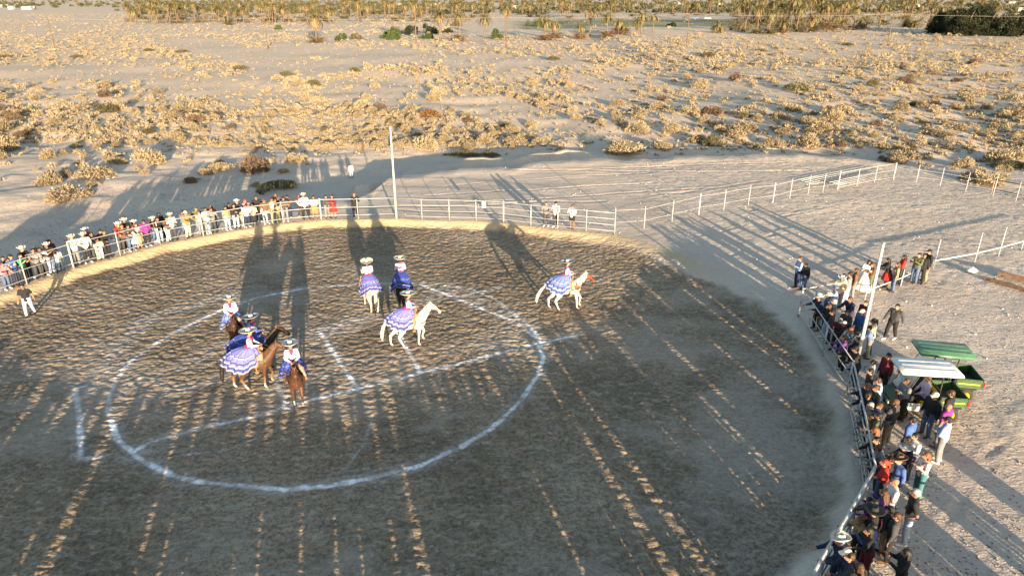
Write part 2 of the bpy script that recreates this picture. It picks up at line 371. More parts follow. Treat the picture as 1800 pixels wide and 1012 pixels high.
HAIRC = {'black': mat('hair_black', (.014, .012, .011), .5, .3, 30, .4), 'brown': mat('hair_brown', (.07, .035, .018), .5, .3, 30, .4), 'red': mat('hair_red', (.28, .04, .02), .5, .3, 30, .4),
         'grey': mat('hair_grey', (.30, .28, .26), .6, .3, 30, .4), 'magenta': mat('hair_magenta', (.5, .03, .35), .6, .2, 30, .4), 'auburn': mat('hair_auburn', (.17, .06, .03), .5, .3, 30, .4)}
EYE = mat('eye_dark', (.015, .012, .01), .3, 0, 5); LIP = mat('lip', (.35, .12, .10), .5, 0, 5)
SHOE = {'black': mat('shoe_black', (.02, .02, .02), .5, .1, 20), 'white': mat('shoe_white', (.6, .6, .58), .6, .1, 20), 'brown': mat('shoe_brown', (.12, .06, .03), .5, .1, 20)}
HATM = {'white': mat('felt_white', (.58, .54, .47), .8, .06, 12), 'tan': mat('felt_tan', (.60, .52, .40), .8, .08, 12), 'brown': mat('felt_brown', (.10, .055, .03), .8, .1, 12), 'black': mat('felt_black', (.02, .02, .02), .8, .1, 12), 'mustard': mat('felt_mustard', (.5, .3, .08), .8, .1, 12), 'grey': mat('felt_grey', (.3, .3, .3), .8, .1, 12), 'navy': mat('felt_navy', (.02, .03, .07), .8, .1, 12), 'blue': mat('felt_blue', (.08, .13, .3), .8, .1, 12)}

# ---------------------------------------------------------------- people: templates, 1.72 m tall, facing +Y
def hand(mb, wrist, dirv, side, grip=.35, up=Vector((0, 0, 1))):
    w = Vector(wrist); d_ = Vector(dirv).normalized(); lat = d_.cross(up)
    lat = lat.normalized() if lat.length > .1 else Vector((1, 0, 0)); nrm = lat.cross(d_).normalized()
    pc = w + d_ * .05
    q = Matrix((lat, d_, nrm)).transposed()
    mb.ell(pc, (.042, .055, .017), 10, q)
    for k, (off, ln) in enumerate(((-.032, .066), (-.011, .076), (.011, .071), (.031, .056))):
        a = pc + d_ * .042 + lat * off; b = a + (d_ * math.cos(grip) - nrm * math.sin(grip)) * ln * .5
        c = b + (d_ * math.cos(grip * 2.4) - nrm * math.sin(grip * 2.4)) * ln * .5
        mb.cap(a, b, .0105, .0095, 6); mb.cap(b, c, .0095, .008, 6)
    t0 = w + d_ * .025 + lat * (-.034 * side); t1 = t0 + (d_ * .6 - lat * side * .7 - nrm * .2).normalized() * .035; t2 = t1 + (d_ * .95 - nrm * .3).normalized() * .03
    mb.cap(t0, t1, .013, .011, 6); mb.cap(t1, t2, .011, .009, 6)
def joints(pose, fem=False):
    sw = .165 if fem else .19
    J = {}
    lean = {'lean': .10}.get(pose, 0)
    J['neck'] = Vector((0, lean * .9, 1.43)); J['head'] = Vector((0, lean + .02, 1.60)); J['chest'] = Vector((0, lean * .6, 1.27)); J['waist'] = Vector((0, lean * .2, 1.07)); J['pelvis'] = Vector((0, 0, .93))
    A = {'down': [(.05, -.02, -.28), (.02, .06, -.25)], 'phone': [(.04, .14, -.22), (-.10, .18, .17)], 'lean': [(.06, .16, -.22), (-.04, .24, .0)], 'cross': [(.05, .06, -.27), (-.21, .13, .05)],
         'hip': [(.13, -.07, -.24), (-.10, .12, -.16)], 'walk': [(.05, .12, -.25), (.0, .16, -.19)], 'onearm': [(.10, .20, -.12), (.0, .16, .2)], 'wave': [(.05, -.02, -.28), (.02, .06, -.25)]}
    B = {'walk': [(.05, -.12, -.25), (.03, -.02, -.25)], 'onearm': [(.05, -.01, -.28), (0, .05, -.25)], 'phone': [(.05, .12, -.24), (-.09, .2, .13)]}
    for s, nm in ((1, 'R'), (-1, 'L')):
        sh = Vector((sw * s, lean * .8, 1.395)); a = A[pose] if s > 0 else B.get(pose, A[pose])
        el = sh + Vector((a[0][0] * s, a[0][1], a[0][2])); wr = el + Vector((a[1][0] * s, a[1][1], a[1][2]))
        if pose == 'cross' and s < 0: wr += Vector((0, .03, .05))
        hp = Vector((.092 * s, 0, .90)); kn = Vector((.105 * s, .015, .49)); an = Vector((.115 * s, -.02, .085))
        if pose == 'walk': kn = hp + Vector((.01 * s, .09 * s + .03, -.39)); an = kn + Vector((0, (.04 if s > 0 else -.15), -.395)); 
        if pose == 'lean' and s > 0: kn += Vector((0, .06, .0)); an += Vector((.02, .05, 0))
        if pose == 'hip' and s < 0: kn += Vector((-.05, .05, 0)); an += Vector((-.09, .06, 0))
        if pose == 'walk': an.z = max(an.z, .085)
        J[nm] = (sh, el, wr, hp, kn, an)
    return J
def torso(mb, J, fem, g):
    c, w, p = J['chest'], J['waist'], J['pelvis']; sh = .165 if fem else .19
    for s in (1, -1):
        mb.cap(c + Vector((.075 * s, 0, .05)), w + Vector((.055 * s, 0, 0)), .105 + g, (.085 if fem else .10) + g)
        mb.cap(w + Vector((.055 * s, 0, 0)), p + Vector((.07 * s, -.01, 0)), (.085 if fem else .10) + g, .108 + g)
        mb.cap(c + Vector((.03 * s, -.005, .13)), J['R' if s > 0 else 'L'][0] + Vector((-.02 * s, 0, -.01)), .07 + g, .058 + g)
        if fem: mb.ell(c + Vector((.07 * s, .085, .0)), (.06 + g, .055 + g, .06 + g))
    mb.cap(c, w, .105 + g, .1 + g)
def tmpl_person(pose, fem):
    J = joints(pose, fem); vox = .0115
    b = MB(); torso(b, J, fem, 0)
    b.cap(J['neck'] - Vector((0, 0, .06)), J['head'] - Vector((0, .015, .05)), .062, .05)
    hd = J['head']; b.ell(hd + Vector((0, -.01, .02)), (.074, .092, .098)); b.ell(hd + Vector((0, .035, -.045)), (.052, .055, .062)); b.ell(hd + Vector((0, .05, -.085)), (.03, .035, .025))
    b.cap(hd + Vector((0, .085, .01)), hd + Vector((0, .108, -.03)), .010, .016, 8)
    b.cap(hd + Vector((-.03, .082, .025)), hd + Vector((.03, .082, .025)), .014, .014, 8)
    b.cap(hd + Vector((-.018, .088, -.06)), hd + Vector((.018, .088, -.06)), .010, .010, 8)
    for s in (1, -1): b.ell(hd + Vector((.077 * s, -.005, -.01)), (.012, .022, .032))
    th = .085 if not fem else .082
    for s, nm in ((1, 'R'), (-1, 'L')):
        sh, el, wr, hp, kn, an = J[nm]
        b.cap(sh, el, .052, .042); b.cap(el, wr, .042, .028); hand(b, wr, (wr - el), s, .45)
        b.cap(hp, kn, th, .056); b.cap(kn, kn.lerp(an, .35) + Vector((0, -.02, 0)), .055, .056); b.cap(kn.lerp(an, .35) + Vector((0, -.02, 0)), an, .056, .038)
        b.cap(an + Vector((0, -.03, -.045)), an + Vector((.015 * s, .16, -.055)), .038, .03)
    body = remesh(b, 'body', vox, .22, 2)
    body.materials.append(SKIN[0]); body.materials.append(EYE); body.materials.append(LIP)
    n = len(body.polygons); cen = np.empty(n * 3, np.float32); body.polygons.foreach_get('center', cen); cen = cen.reshape(-1, 3); mi = np.zeros(n, np.int32)
    for s in (1, -1):
        e = np.array(hd + Vector((.031 * s, .083, .006))); mi[np.linalg.norm((cen - e) * [1, .6, 1.4], axis=1) < .018] = 1
    e = np.array(hd + Vector((0, .095, -.06))); mi[np.linalg.norm((cen - e) * [.6, .6, 1.7], axis=1) < .018] = 2
    body.polygons.foreach_set('material_index', mi)
    T = {'body': body}
    for long in (0, 1):
        m = MB(); torso(m, J, fem, .018)
        m.cap(J['pelvis'] + Vector((0, 0, .05)), J['pelvis'] + Vector((0, 0, -.02)), .13, .13)
        m.cap(J['neck'] - Vector((0, 0, .05)), J['neck'] - Vector((0, 0, .01)), .08, .07)
        for nm in ('R', 'L'):
            sh, el, wr = J[nm][:3]
            if long: m.cap(sh, el, .072, .06); m.cap(el, el.lerp(wr, .93), .06, .043)
            else: m.cap(sh, sh.lerp(el, .68), .072, .068)
        T['shirt%d' % long] = remesh(m, 'shirt', .02, .7, 1)
    for short in (0, 1):
        m = MB(); p = J['pelvis']
        for s, nm in ((1, 'R'), (-1, 'L')):
            hp, kn, an = J[nm][3:]
            m.cap(p + Vector((.07 * s, -.01, .06)), hp, .115, .115); m.cap(hp, kn if not short else hp.lerp(kn, .85), .105, .076)
            if not short: m.cap(kn, an + Vector((0, 0, .03)), .076, .062)
        m.cap(p + Vector((-.05, 0, .04)), p + Vector((.05, 0, .04)), .12, .12)
        T['trousers%d' % short] = remesh(m, 'trousers', .02, .7, 1)
    for s, nm in ((1, 'R'), (-1, 'L')):
        m = MB(); an = J[nm][5]; m.cap(an + Vector((0, -.035, -.042)), an + Vector((.015 * s, .165, -.052)), .046, .036); m.cap(an + Vector((0, -.01, 0)), an + Vector((0, -.02, -.04)), .05, .05)
        T['shoe' + nm] = remesh(m, 'shoe', .018, 1, 1)
    # skirts: knee length and long
    for nm, zb, rb in (('skirt', .50, .27), ('gown', .10, .38)):
        V = []; Fc = []; n = 40; rows = 9
        for i in range(rows + 1):
            f = i / rows; z = 1.06 + (zb - 1.06) * f; r = .135 + (rb - .135) * f ** .8 if f > .12 else .135 + .03 * f / .12
            for k in range(n):
                a = 2 * math.pi * k / n; q = r * (1 + .09 * f * math.sin(a * 9 + math.sin(a * 2)))
                V.append((q * math.cos(a), q * math.sin(a) * (.85 if f < .3 else .95), z))
        for i in range(rows):
            for k in range(n): Fc.append((i * n + k, i * n + (k + 1) % n, (i + 1) * n + (k + 1) % n, (i + 1) * n + k))
        T[nm] = npmesh(nm, V, Fc, True)
    T['J'] = J; return T
def head_parts():
    T = {}
    m = MB(); m.ell((0, -.022, .038), (.086, .098, .094)); m.ell((0, -.05, -.01), (.08, .07, .09)); T['hair_short'] = remesh(m, 'hair', .014, .6, 1)
    m.cap((0, -.07, 0), (0, -.10, -.22), .085, .07); m.cap((.05, -.05, 0), (.07, -.06, -.2), .05, .045); m.cap((-.05, -.05, 0), (-.07, -.06, -.2), .05, .045); m.cap((0, -.10, -.2), (0, -.11, -.36), .075, .04)
    T['hair_long'] = remesh(m, 'hair', .014, .6, 1)
    m = MB(); m.ell((0, -.022, .038), (.086, .098, .094)); m.ell((0, -.05, -.01), (.08, .07, .09)); m.ell((0, -.12, .06), (.05, .05, .05)); m.cap((0, -.13, .04), (0, -.16, -.14), .035, .02)
    T['hair_tied'] = remesh(m, 'hair', .014, .6, 1)
    m = MB(); m.ell((0, -.02, .05), (.092, .103, .088)); m.cap((-.04, .09, .045), (.04, .09, .045), .012, .012)
    V = []; Fc = []; n = 10
    for j, (yy, w) in enumerate(((.06, .075), (.11, .07), (.16, .05))):
        for k in range(n): x = -w + 2 * w * k / (n - 1); V.append((x, yy + .012 * (1 - (x / w) ** 2), .052 - (x * x) * 4 - j * .008))
    m2 = m.mesh('c')
    T['cap'] = remesh(m, 'hat', .013, .7, 1)
    vs = MB(); vs.add(V, [(j * n + k, j * n + k + 1, (j + 1) * n + k + 1, (j + 1) * n + k) for j in range(2) for k in range(n - 1)])
    vs.add([(a, b, c - .006) for a, b, c in V], [(j * n + k, (j + 1) * n + k, (j + 1) * n + k + 1, j * n + k + 1) for j in range(2) for k in range(n - 1)])
    T['visor'] = vs.mesh('visor', True)
    def hatl(brim, curl, crown_h, upr):
        V = []; Fc = []; n = 36
        prof = [(0, crown_h - .02), (.05, crown_h), (.075, crown_h - .01), (.088, crown_h * .55), (.098, .0), (.12, -.004), (brim * .62, -.006), (brim * .85, .0), (brim, .012), (brim * 1.0, .020), (brim * .84, .010), (.12, .006)]
        for i, (r, z) in enumerate(prof):
            for k in range(n):
                a = 2 * math.pi * k / n; c, s_ = math.cos(a), math.sin(a); zz = z; rr = r
                if r > .11: t = (r - .11) / (brim - .11); zz += t * t * (curl * abs(c) ** 2 + upr); rr = r * (1 - .16 * t * curl / .08 * abs(c) if curl > .03 else 1)
                if i < 3: zz -= .028 * max(0, 1 - abs(c) * 3) if r > 0 else .028
                V.append((rr * c * .94, rr * s_ * 1.06, zz))
        for i in range(len(prof) - 1):
            for k in range(n): Fc.append((i * n + k, (i + 1) * n + k, (i + 1) * n + (k + 1) % n, i * n + (k + 1) % n))
        Fc.append(tuple(range(n))); return npmesh('hat', [(x, y - .015, z + .075) for x, y, z in V], Fc, True)
    T['western'] = hatl(.215, .075, .125, 0); T['sombrero'] = hatl(.33, .0, .15, .06); T['widehat'] = hatl(.24, .0, .10, -.01)
    return T
HP = head_parts()
PT = {}
def ptmpl(pose, fem):
    k = (pose, fem)
    if k not in PT: PT[k] = tmpl_person(pose, fem)
    return PT[k]
def slotobj(name, me, parent, m):
    if not me.materials: me.materials.append(m)
    o = bpy.data.objects.new(name, me); COL.objects.link(o); o.parent = parent
    o.material_slots[0].link = 'OBJECT'; o.material_slots[0].material = m; return o
def add_head(e, hd, hair, hat, sc=1.0, tilt=0.0):
    def put(o): o.location = hd; o.rotation_euler = (tilt, 0, 0); o.scale = (sc,) * 3; return o
    if hair:
        c, st = hair.split('_')
        if hat in ('western', 'sombrero', 'widehat', 'cap') and st == 'short': pass
        if st != 'bald': put(slotobj('hair', HP['hair_' + st], e, HAIRC[c]))
    return put
PEOPLE = []
def person(x, y, z, face, hgt, top, bottom, hair, hat=None, pose='down', where='', extra='', rnd=None, label=None):
    fem = hair.split('_')[1] in ('long', 'tied'); T = ptmpl(pose, fem); s = hgt / 1.72
    e = thing('person', label or 'person', 'person', (x, y, z), face, None)
    e.scale = (s * 1.14, s * 1.1, s)
    sk = random.choice(SKIN)
    slotobj('body', T['body'], e, sk)
    tc, tl = (top[:-1], 0) if top.endswith('-') else (top, 1)
    slotobj('shirt', T['shirt%d' % tl], e, cloth(tc))
    bc, bk = bottom.split('/') if '/' in bottom else (bottom, 'trousers')
    if bk == 'trousers': slotobj('trousers', T['trousers0'], e, cloth(bc))
    elif bk == 'shorts': slotobj('shorts', T['trousers1'], e, cloth(bc))
    else: slotobj(bk if bk == 'skirt' else 'dress_skirt', T[bk], e, cloth(bc))
    shm = random.choice(list(SHOE.values())); slotobj('shoe', T['shoeR'], e, shm); slotobj('shoe', T['shoeL'], e, shm)
    put = add_head(e, T['J']['head'], hair, hat)
    if hat:
        hc, hk = hat.split('_'); h = put(slotobj('hat', HP[hk], e, HATM[hc]))
        if hk == 'cap': v = slotobj('visor', HP['visor'], h, HATM[hc])
    hc, hs = hair.split('_')
    dsc = 'person in '
    if hat: dsc += {'western': '%s western hat', 'cap': '%s cap', 'sombrero': '%s sombrero', 'widehat': '%s wide hat'}[hat.split('_')[1]] % hat.split('_')[0] + ', '
    dsc += '%s %s and %s %s' % (CN.get(tc, tc), 'long-sleeved top' if tl else 'short-sleeved top', CN.get(bc, bc), {'trousers': 'trousers' if 'denim' not in bc else 'jeans', 'shorts': 'shorts', 'skirt': 'skirt', 'gown': 'long dress'}[bk])
    if 'denim' in bc: dsc = dsc.replace('denim jeans', 'jeans') if bc == 'denim' else dsc.replace('pale denim jeans', 'pale jeans')
    if not hat: dsc = dsc.replace('person in', {'bald': 'bald person in', 'long': '%s-haired person in' % ('long ' + hc).replace(' ', '-'), 'tied': '%s-haired person in' % hc, 'short': 'person in'}[hs])
    if hgt < 1.4: dsc = dsc.replace('person', 'small child', 1)
    PEOPLE.append([e, dsc, where, x, y]); return e

# outline of each person: head pixel, height, top, bottom, hair, hat, pose
def c4(x, y): return (x / 3.892, 320 + y / 3.892)
def c5(x, y): return (330 + x / 5, 320 + y / 5)
def c8(x, y): return (900 + x / 4.4, 330 + y / 4.4)
def r1(x, y): return (1380 + x / 4.6, 400 + y / 4.6)
def r2(x, y): return (1480 + x / 5.623, 560 + y / 5.623)
def r3(x, y): return (1440 + x / 5.62, 700 + y / 5.62)
def r4(x, y): return (1420 + x / 5.88, 840 + y / 5.88)
FAR = [(c4(30, 555), 1.5, 'pink', 'denim', 'brown_long', None, 'lean'), (c4(85, 495), 1.75, 'blue', 'navy', 'black_short', 'black_cap', 'down'), (c4(95, 530), 1.6, 'beige-', 'charcoal', 'black_short', None, 'phone'),
 (c4(175, 503), 1.62, 'green-', 'black', 'black_long', None, 'phone'), (c4(258, 463), 1.72, 'grey-', 'charcoal', 'black_short', None, 'lean'), (c4(318, 463), 1.66, 'white-', 'charcoal', 'black_short', None, 'lean'),
 (c4(335, 418), 1.78, 'black', 'denim', 'black_short', 'white_western', 'lean'), (c4(372, 443), 1.7, 'charcoal-', 'paledenim', 'black_tied', None, 'phone'), (c4(460, 483), 1.25, 'white', 'paledenim', 'black_short', None, 'down'),
 (c4(527, 377), 1.8, 'white', 'grey', 'black_short', 'white_western', 'cross'), (c4(620, 362), 1.8, 'white', 'black', 'black_short', 'white_western', 'lean'), (c4(655, 357), 1.72, 'black', 'charcoal', 'black_long', None, 'down'),
 (c4(680, 408), 1.22, 'white', 'beige', 'brown_short', None, 'lean'), (c4(712, 405), 1.28, 'cream', 'white', 'brown_short', None, 'lean'), (c4(736, 345), 1.68, 'black', 'black', 'brown_tied', None, 'lean'),
 (c4(795, 272), 1.8, 'red', 'charcoal', 'black_short', 'white_western', 'lean'), (c4(828, 288), 1.72, 'brown', 'charcoal', 'brown_short', None, 'lean'), (c4(840, 250), 1.85, 'black', 'navy', 'black_short', 'white_western', 'down'),
 (c4(885, 300), 1.65, 'charcoal', 'denim', 'black_short', None, 'lean'), (c4(920, 310), 1.5, 'white', 'white/skirt', 'brown_long', None, 'lean'), (c4(945, 293), 1.6, 'beige', 'tan/skirt', 'brown_long', None, 'down'),
 (c4(1005, 267), 1.7, 'magenta', 'black', 'black_short', 'black_cap', 'cross'), (c4(1065, 241), 1.68, 'black', 'paledenim', 'black_long', None, 'lean'), (c4(1145, 249), 1.6, 'brown-', 'white', 'black_short', None, 'lean'),
 (c4(1187, 229), 1.75, 'white', 'charcoal', 'black_short', 'white_western', 'phone'), (c4(1296, 217), 1.76, 'mustard', 'cream', 'brown_short', 'tan_cap', 'lean'), (c4(1362, 205), 1.6, 'beige-', 'grey', 'brown_long', None, 'down'),
 (c5(155, 231), 1.74, 'white-', 'grey', 'black_short', None, 'cross'), (c5(198, 320), 1.15, 'black', 'paledenim', 'black_short', None, 'down'), (c5(225, 250), 1.68, 'grey', 'charcoal', 'brown_short', None, 'lean'),
 (c5(355, 240), 1.62, 'tan-', 'paledenim', 'black_long', None, 'down'), (c5(430, 223), 1.68, 'black', 'paledenim', 'black_short', None, 'cross'), (c5(500, 153), 1.72, 'pink', 'brown', 'auburn_long', None, 'phone'),
 (c5(510, 207), 1.55, 'white', 'navy', 'brown_short', None, 'lean'), (c5(575, 210), 1.5, 'beige', 'black', 'brown_short', None, 'cross'), (c5(597, 124), 1.8, 'black', 'black', 'black_short', None, 'down'),
 (c5(668, 144), 1.75, 'brown', 'charcoal', 'brown_short', 'brown_cap', 'down'), (c5(668, 208), 1.3, 'white', 'paledenim', 'black_short', None, 'cross'), (c5(742, 155), 1.72, 'beige', 'khaki', 'brown_long', None, 'down'),
 (c5(767, 153), 1.66, 'black', 'black', 'black_long', None, 'down'), (c5(787, 203), 1.35, 'tan', 'olive', 'black_short', None, 'lean'), (c5(852, 150), 1.76, 'charcoal-', 'grey', 'black_short', 'black_cap', 'cross'),
 (c5(1022, 130), 1.82, 'white', 'black', 'black_short', 'white_western', 'hip'), (c5(1112, 153), 1.66, 'white', 'orange/skirt', 'black_long', None, 'lean'), (c5(1218, 152), 1.62, 'charcoal', 'grey', 'black_long', None, 'cross'),
 (c5(1270, 150), 1.64, 'maroon', 'red/skirt', 'black_long', None, 'cross'), (c5(1460, 120), 1.78, 'black', 'black', 'auburn_tied', None, 'phone'),
 (c8(250, 117), 1.72, 'grey', 'charcoal', 'black_short', None, 'lean'), (c8(340, 103), 1.78, 'white', 'charcoal', 'black_short', 'black_cap', 'cross'), (c8(455, 137), 1.68, 'white', 'black/shorts', 'brown_short', None, 'phone')]
RIGHT = [(r1(130, 240), 1.74, 'lightblue', 'navy', 'brown_short', None, 'cross'), (r1(180, 285), 1.55, 'black', 'denim', 'brown_short', None, 'down'),
 (r1(465, 395), 1.72, 'cream', 'grey', 'black_short', 'white_western', 'phone'), (r1(430, 475), 1.7, 'lightblue', 'denim', 'black_short', 'blue_cap', 'phone'), (r1(505, 372), 1.7, 'white-', 'paledenim', 'black_short', None, 'lean'),
 (r1(542, 362), 1.72, 'grey', 'paledenim', 'black_short', None, 'down'), (r1(590, 333), 1.68, 'brown', 'grey', 'brown_long', None, 'down'), (r1(678, 263), 1.7, 'white', 'white/gown', 'black_long', None, 'phone'),
 (r1(712, 283), 1.62, 'brown', 'olive', 'brown_long', None, 'cross'), (r1(865, 253), 1.66, 'black', 'red/skirt', 'black_long', None, 'lean'), (r1(915, 285), 1.6, 'tan', 'denim', 'brown_long', None, 'down'),
 (r1(968, 223), 1.66, 'red', 'charcoal', 'black_long', None, 'cross'), (r1(1090, 208), 1.7, 'olive', 'denim', 'black_short', None, 'phone'), (r1(1140, 213), 1.68, 'black', 'black', 'black_short', None, 'down'),
 (r1(1180, 183), 1.8, 'black', 'khaki', 'black_short', 'black_cap', 'down'), (r1(908, 618), 1.75, 'charcoal', 'black', 'black_short', None, 'walk'),
 (r1(305, 540), 1.78, 'navy', 'black', 'black_short', 'white_western', 'lean'), (r1(358, 543), 1.74, 'blue', 'denim', 'black_short', 'tan_western', 'down'), (r1(375, 620), 1.72, 'black', 'paledenim', 'brown_short', None, 'lean'),
 (r1(412, 580), 1.66, 'grey', 'charcoal', 'grey_short', None, 'down'), (r1(556, 558), 1.8, 'navy', 'charcoal', 'brown_short', None, 'lean'), (r1(515, 668), 1.55, 'charcoal', 'black', 'black_short', None, 'phone'),
 (r1(656, 594), 1.66, 'maroon', 'navy', 'brown_short', None, 'down'), (r1(632, 663), 1.7, 'blue', 'grey', 'black_short', 'white_cap', 'down'), (r1(455, 723), 1.6, 'maroon', 'black', 'grey_short', None, 'lean'),
 (r1(515, 768), 1.62, 'black', 'charcoal', 'red_short', 'grey_cap', 'lean'), (r1(552, 803), 1.7, 'plaid', 'black', 'auburn_tied', None, 'lean'), (r1(737, 743), 1.74, 'cream', 'black', 'black_tied', None, 'down'),
 (r1(725, 800), 1.5, 'lightblue', 'cream', 'black_short', None, 'lean'),
 (r2(190, 278), 1.78, 'black', 'navy', 'black_short', 'black_cap', 'lean'), (r2(310, 415), 1.4, 'white', 'charcoal', 'black_short', None, 'cross'), (r2(475, 350), 1.7, 'maroon', 'black', 'black_long', None, 'down'),
 (r2(398, 605), 1.68, 'lightblue', 'denim', 'brown_short', None, 'lean'), (r2(335, 655), 1.66, 'olive', 'charcoal', 'brown_tied', None, 'down'), (r2(265, 640), 1.62, 'black', 'black', 'black_short', None, 'phone'),
 (r2(665, 600), 1.7, 'grey', 'black', 'brown_short', None, 'cross'), (r2(930, 722), 1.78, 'black', 'denim', 'brown_short', 'tan_cap', 'down'), (r2(1112, 725), 1.74, 'black', 'charcoal', 'brown_short', None, 'down'),
 (r2(1057, 845), 1.72, 'magenta-', 'grey', 'grey_bald', None, 'down'), (r2(1065, 982), 1.72, 'lightblue', 'grey', 'black_short', 'black_cap', 'cross'),
 (r3(510, 50), 1.62, 'grey', 'black', 'grey_short', None, 'lean'), (r3(618, 38), 1.68, 'charcoal', 'navy', 'brown_short', None, 'lean'), (r3(600, 165), 1.55, 'charcoal', 'black', 'brown_short', None, 'lean'),
 (r3(752, 18), 1.82, 'charcoal', 'khaki', 'brown_short', 'brown_cap', 'cross'), (r3(942, 180), 1.74, 'blue-', 'denim', 'black_short', None, 'down'), (r3(948, 335), 1.74, 'white', 'charcoal', 'black_short', None, 'cross'),
 (r3(875, 463), 1.4, 'black', 'black', 'black_short', 'grey_widehat', 'lean'), (r3(572, 288), 1.66, 'beige', 'navy', 'auburn_long', None, 'lean'), (r3(572, 468), 1.62, 'grey', 'charcoal', 'brown_short', None, 'lean'),
 (r3(480, 425), 1.15, 'red', 'navy', 'brown_short', None, 'lean'), (r3(687, 623), 1.66, 'red-', 'black', 'red_tied', None, 'lean'), (r3(802, 563), 1.74, 'blue', 'denim', 'brown_short', 'brown_western', 'down'),
 (r3(1075, 548), 1.62, 'floral', 'teal', 'auburn_long', None, 'cross'), (r3(797, 815), 1.76, 'white-', 'denim', 'brown_bald', None, 'cross'), (r4(1160, 112), 1.82, 'black-', 'paledenim', 'grey_short', None, 'hip'),
 (r4(587, 205), 1.2, 'magenta', 'black', 'magenta_short', None, 'lean'), (r4(660, 215), 1.3, 'black', 'charcoal', 'black_short', None, 'lean'), (r4(818, 155), 1.66, 'purple', 'pink', 'brown_long', None, 'phone'),
 (r4(722, 330), 1.7, 'black', 'olive', 'black_short', 'black_widehat', 'down'), (r4(893, 308), 1.5, 'charcoal', 'khaki', 'black_short', 'black_cap', 'down'), (r4(600, 385), 1.5, 'mustard', 'black', 'brown_tied', None, 'lean'),
 (r4(702, 492), 1.58, 'blue', 'denim', 'black_short', None, 'phone'), (r4(402, 590), 1.78, 'navy', 'navy', 'grey_short', 'tan_western', 'lean'), (r4(482, 740), 1.72, 'navy', 'denim', 'brown_short', 'white_cap', 'lean'),
 ((1497, 672), 1.7, 'navy', 'black', 'brown_short', None, 'lean'), ((1512, 688), 1.66, 'black', 'denim', 'black_short', None, 'lean'), ((1520, 716), 1.7, 'charcoal', 'navy', 'brown_short', 'navy_cap', 'down'), ((1508, 728), 1.5, 'brown', 'charcoal', 'brown_long', None, 'lean'),
 ((1527, 762), 1.62, 'black', 'black', 'black_tied', None, 'lean'), ((1545, 726), 1.7, 'olive', 'black', 'black_short', None, 'down'), ((1512, 782), 1.4, 'teal', 'charcoal', 'brown_short', None, 'lean'), ((1522, 800), 1.6, 'navy', 'denim', 'black_short', None, 'lean'), ((1466, 545), 1.6, 'charcoal', 'navy', 'black_short', None, 'down'), ((1478, 588), 1.66, 'purple', 'black', 'brown_long', None, 'lean'),
 ((1512, 592), 1.6, 'black', 'grey', 'black_long', None, 'down'), ((1536, 648), 1.7, 'charcoal', 'black', 'black_short', None, 'down'), ((1570, 800), 1.7, 'black', 'charcoal', 'brown_short', 'black_cap', 'cross'), ((1547, 880), 1.6, 'brown', 'navy', 'black_short', None, 'lean'), ((1580, 900), 1.66, 'charcoal', 'black', 'brown_tied', None, 'down'), ((1538, 930), 1.62, 'black', 'maroon', 'black_long', None, 'lean'), ((1505, 975), 1.7, 'charcoal', 'denim', 'brown_short', None, 'lean'), ((1600, 770), 1.6, 'navy', 'black', 'black_short', None, 'down'),
 (r4(1052, 728), 1.62, 'black', 'black', 'black_long', None, 'phone'), (r4(560, 900), 1.6, 'tan', 'brown', 'brown_long', None, 'down')]
def facing(x, y, tx=CX, ty=CY, j=.35):
    return math.atan2(ty - y, tx - x) - math.pi / 2 + random.uniform(-j, j)
for (p, h, t, b, hr, ht, ps) in FAR:
    x, y, z = at(p[0], p[1], h + (.05 if ht else .0) - .02)
    s = float(ring_s(x, y))
    if s < .28:
        k = (float(ringR(math.atan2(y - CY, x - CX))) + .30) / math.hypot(x - CX, y - CY); x = CX + (x - CX) * k; y = CY + (y - CY) * k; z = zat(x, y)
    person(x, y, z, facing(x, y), h, t, b, hr, ht, ps, 'far')
for (p, h, t, b, hr, ht, ps) in RIGHT:
    x, y, z = at(p[0], p[1], h - .02)
    s = float(ring_s(x, y)); 
    if s < .3 and y < 36:
        k = (float(ringR(math.atan2(y - CY, x - CX))) + .32) / math.hypot(x - CX, y - CY); x = CX + (x - CX) * k; y = CY + (y - CY) * k; z = zat(x, y)
    o_p = person(x, y, z, facing(x, y, j=.75), h, t, b, hr, ht, ps, 'right'); o_p.rotation_euler.x = random.uniform(-.05, .02); o_p.rotation_euler.y = random.uniform(-.04, .04)
pr_ = random.Random(4)
for k in range(20):
    px = 25 + k * 27 + pr_.uniform(-9, 9); x, y = gpx(px, float(np.interp(px, [0, 48, 130, 212, 282, 358, 430, 498, 600], [517, 500, 472, 450, 430, 415, 402, 392, 385])) - 7 - pr_.uniform(0, 5)); h = pr_.uniform(1.55, 1.82)
    if 470 > px > 440: continue
    person(x, y, zat(x, y), facing(x, y, j=.7), h, pr_.choice(['black', 'charcoal', 'navy', 'brown', 'grey', 'maroon', 'beige', 'olive']), pr_.choice(['black', 'charcoal', 'denim', 'navy', 'khaki']), pr_.choice(['black_short', 'brown_short', 'black_long', 'brown_long', 'black_tied']), pr_.choice([None, None, None, 'black_cap', 'white_western']), pr_.choice(['down', 'cross', 'phone', 'hip', 'lean']), 'far')
